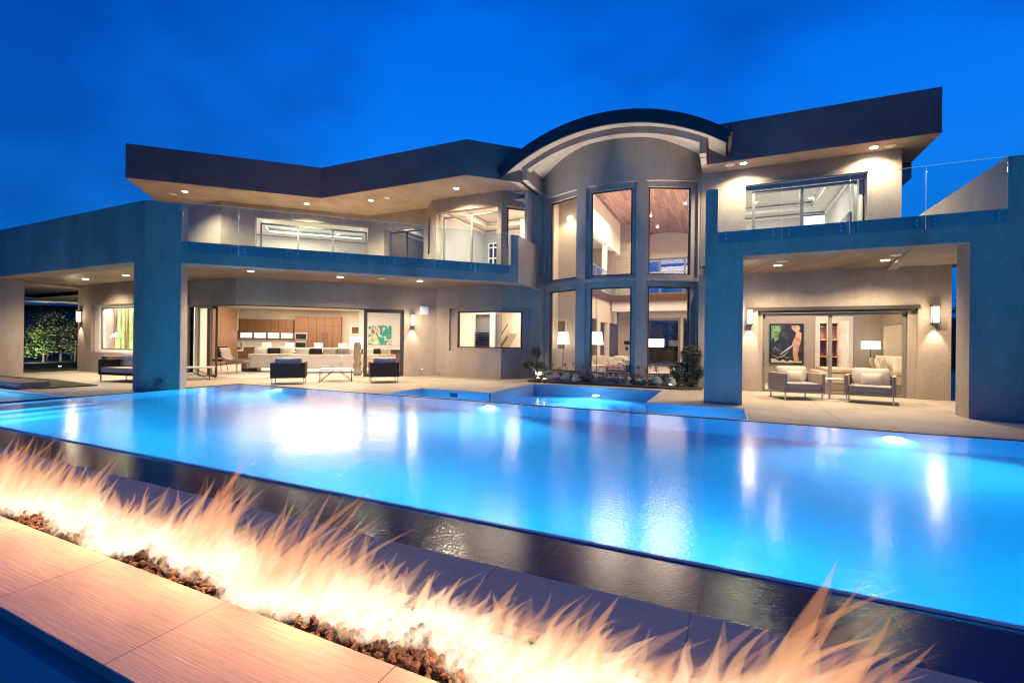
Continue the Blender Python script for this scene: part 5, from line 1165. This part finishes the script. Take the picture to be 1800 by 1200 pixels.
for nm, mb, m in (('wall', MB().box(-12, 12, 0, .4, 0, 4.2), mat('dim_wall', (.06, .055, .05), .9)), ('deck_edge', MB().box(-12, 12, -1.6, -.0, 3.9, 4.5), mat('pale_edge', (.45, .45, .48), .8)), ('railing', MB(), blackm)):
    if nm == 'railing':
        for k in range(13): mb.box(-12+k*2, -11.9+k*2, -1.6, -1.5, 4.5, 5.9)
        for z in (4.8, 5.1, 5.4, 5.7): mb.box(-12, 12, -1.58, -1.54, z, z+.04)
    mb.build(nm, m, nb)
nb.rotation_euler = (0, 0, math.radians(40))
MB().box(-12, 12, .4, 8, 4.6, 8.2).build('upper_storey', mat('dark_wall', (.03, .035, .05), .9), nb)
# bamboo behind the far left window
rng = random.Random(31); bmm = mat('bamboo_green', (.10, .30, .07), .4, noise=((3, 3, 2), (.42, .45, .22), .4, .62)); bmb = mat('bamboo_brown', (.22, .10, .06), .5)
for i in range(17):
    y = 10.25+rng.uniform(0, .9); x = max(-23.45, aty(181+i*3.6, 600, y).x); ln = rng.uniform(-.12, .12); r = rng.uniform(.035, .065)
    if i in (2, 9): ln = .75 if i == 2 else -.6
    mb = MB(); pts = []; rr = []
    for k in range(12):
        z = k*.28; pts += [(ln*z/3, 0, z), (ln*(z+.25)/3, 0, z+.25)]; rr += [r, r*.93]
    mb.tube(pts, rr, 10)
    o = mb.build('bamboo_stem', bmb if i in (2, 9, 5, 12) else bmm, smooth=True); o.location = (x, y, 0)
    tag(o, ('green' if i not in (2, 9, 5, 12) else 'brown')+' bamboo stem, '+ORD[i]+' from the left behind the far left window', 'bamboo', 'bamboo stems behind the far left window')
struct('bamboo_court_wall', MB().box(-23.65, -19.7, 11.42, 11.5, 0, 3.24), mat('court_wall', (.10, .08, .06), .9))
lamp('AREA', (-22.2, 10.5, 3.1), 150, (1, .93, .78), shape=(2.4, .7), aim=(0, .25, -1)); lamp('AREA', (-22.2, 10.2, .25), 60, (1, .93, .78), shape=(2.6, .2), aim=(0, .6, 1))
bl = aty(207, 588, 10.6); t = thing('hanging_lantern', (bl.x, 10.6, bl.z), 'white bell shaped hanging lantern behind the far left window', 'lantern')
MB().tube([(0, 0, -.12), (0, 0, .05), (0, 0, .16)], [.26, .17, .10], 20, False).build('lamp_shade', shade_e, t); MB().tube([(0, 0, .16), (0, 0, 1.6)], .006, 6).build('cord', blackm, t)
# trees behind the house, seen through the rear glass
def tree(p, r, h, label, seed):
    rng = random.Random(seed); t = thing('garden_tree', p, label, 'tree', 'dark trees behind the house'); tr = MB(); f = MB()
    tr.tube([(0, 0, 0), (.1, 0, h*.3), (0, .1, h*.6)], [.14, .10, .05], 8)
    for k in range(8):
        c = (rng.uniform(-r, r)*.6, rng.uniform(-r, r)*.6, h*rng.uniform(.35, .95)); tr.tube([(0, .1, h*.4), c], [.04, .01], 6); leaf_ball(f, c, r*.45, 220, .14, rng, .9, .2)
    tr.build('trunk', bark, t); f.build('crown', leafm, t)
for i, (x, y, r, h) in enumerate(((-6.5, 35, 1.7, 3.4), (-3.4, 36, 1.9, 3.3), (-.8, 35, 1.7, 3.6), (2.6, 36.5, 1.9, 3.4), (9.2, 24, 1.3, 3.2))):
    tree((x, y, 0), r, h, ('dark tree seen left through the rear glass doors', 'dark tree seen straight through the rear glass doors', 'dark tree seen right through the rear glass doors', 'dark tree behind the bedroom wing', 'dark tree in the gap between bedroom wall and right pillar')[i], 40+i)
struct('rear_garden_wall', MB().box(-14, 14, 38.5, 38.8, 0, 3.2), MATS['dim_wall'])

# ================================================================== POOL LIGHTS
def pool_light(x, z, label, pw, y=PY1, spot=150, aim=(0, -1, -.22), c=(.33, .70, 1)):
    t = thing('pool_light', (x, y-.02, z), label, 'pool light', 'round underwater pool lamps')
    MB().tube([(0, .018, 0), (0, -.02, 0)], .14, 24).build('rim', steel, t); MB().tube([(0, -.021, 0), (0, -.03, 0)], .115, 24).build('lens', pool_e, t)
    lamp('SPOT', (x, y-.09, z), pw, c, .06, aim=aim, spot=spot, blend=.5)
    if pw > 300: lamp('SPOT', (x, y-.10, z), pw*7, (1, .84, .98), .06, aim=(aim[0], -1, -.16), spot=58, blend=1)
POOLW = 300
for x, lb in ((-11.55, 'pool lamp under water near the back left corner of the pool'), (-4.75, 'middle pool lamp under water in the back wall'), (2.45, 'right pool lamp under water in the back wall')): pool_light(x, -.48, lb, POOLW)
pool_light(8.4, -.48, 'pool lamp beyond the right edge of the view', 200)
for x_ in (-11.0, -7.4, -3.8, -.2, 3.4, 7.0): lamp('SPOT', (x_, PY0+.12, -.55), 210, (.16, .68, 1), .08, aim=(0, 1, -.2), spot=165, blend=.3)  # added unseen spots along the near wall to even out the pool floor
pool_light(-3.62, -.42, 'lamp in the far wall of the catch basin', 330, 14.17)
for x in (-6.9, -.6): lamp('SPOT', (x, 9.62, -.5), 170, (.35, .65, 1), .05, aim=(0, 1, .05), spot=160)
lamp('POINT', (-17.5, 3.4, -.4), 160, (.75, .88, 1), .1)
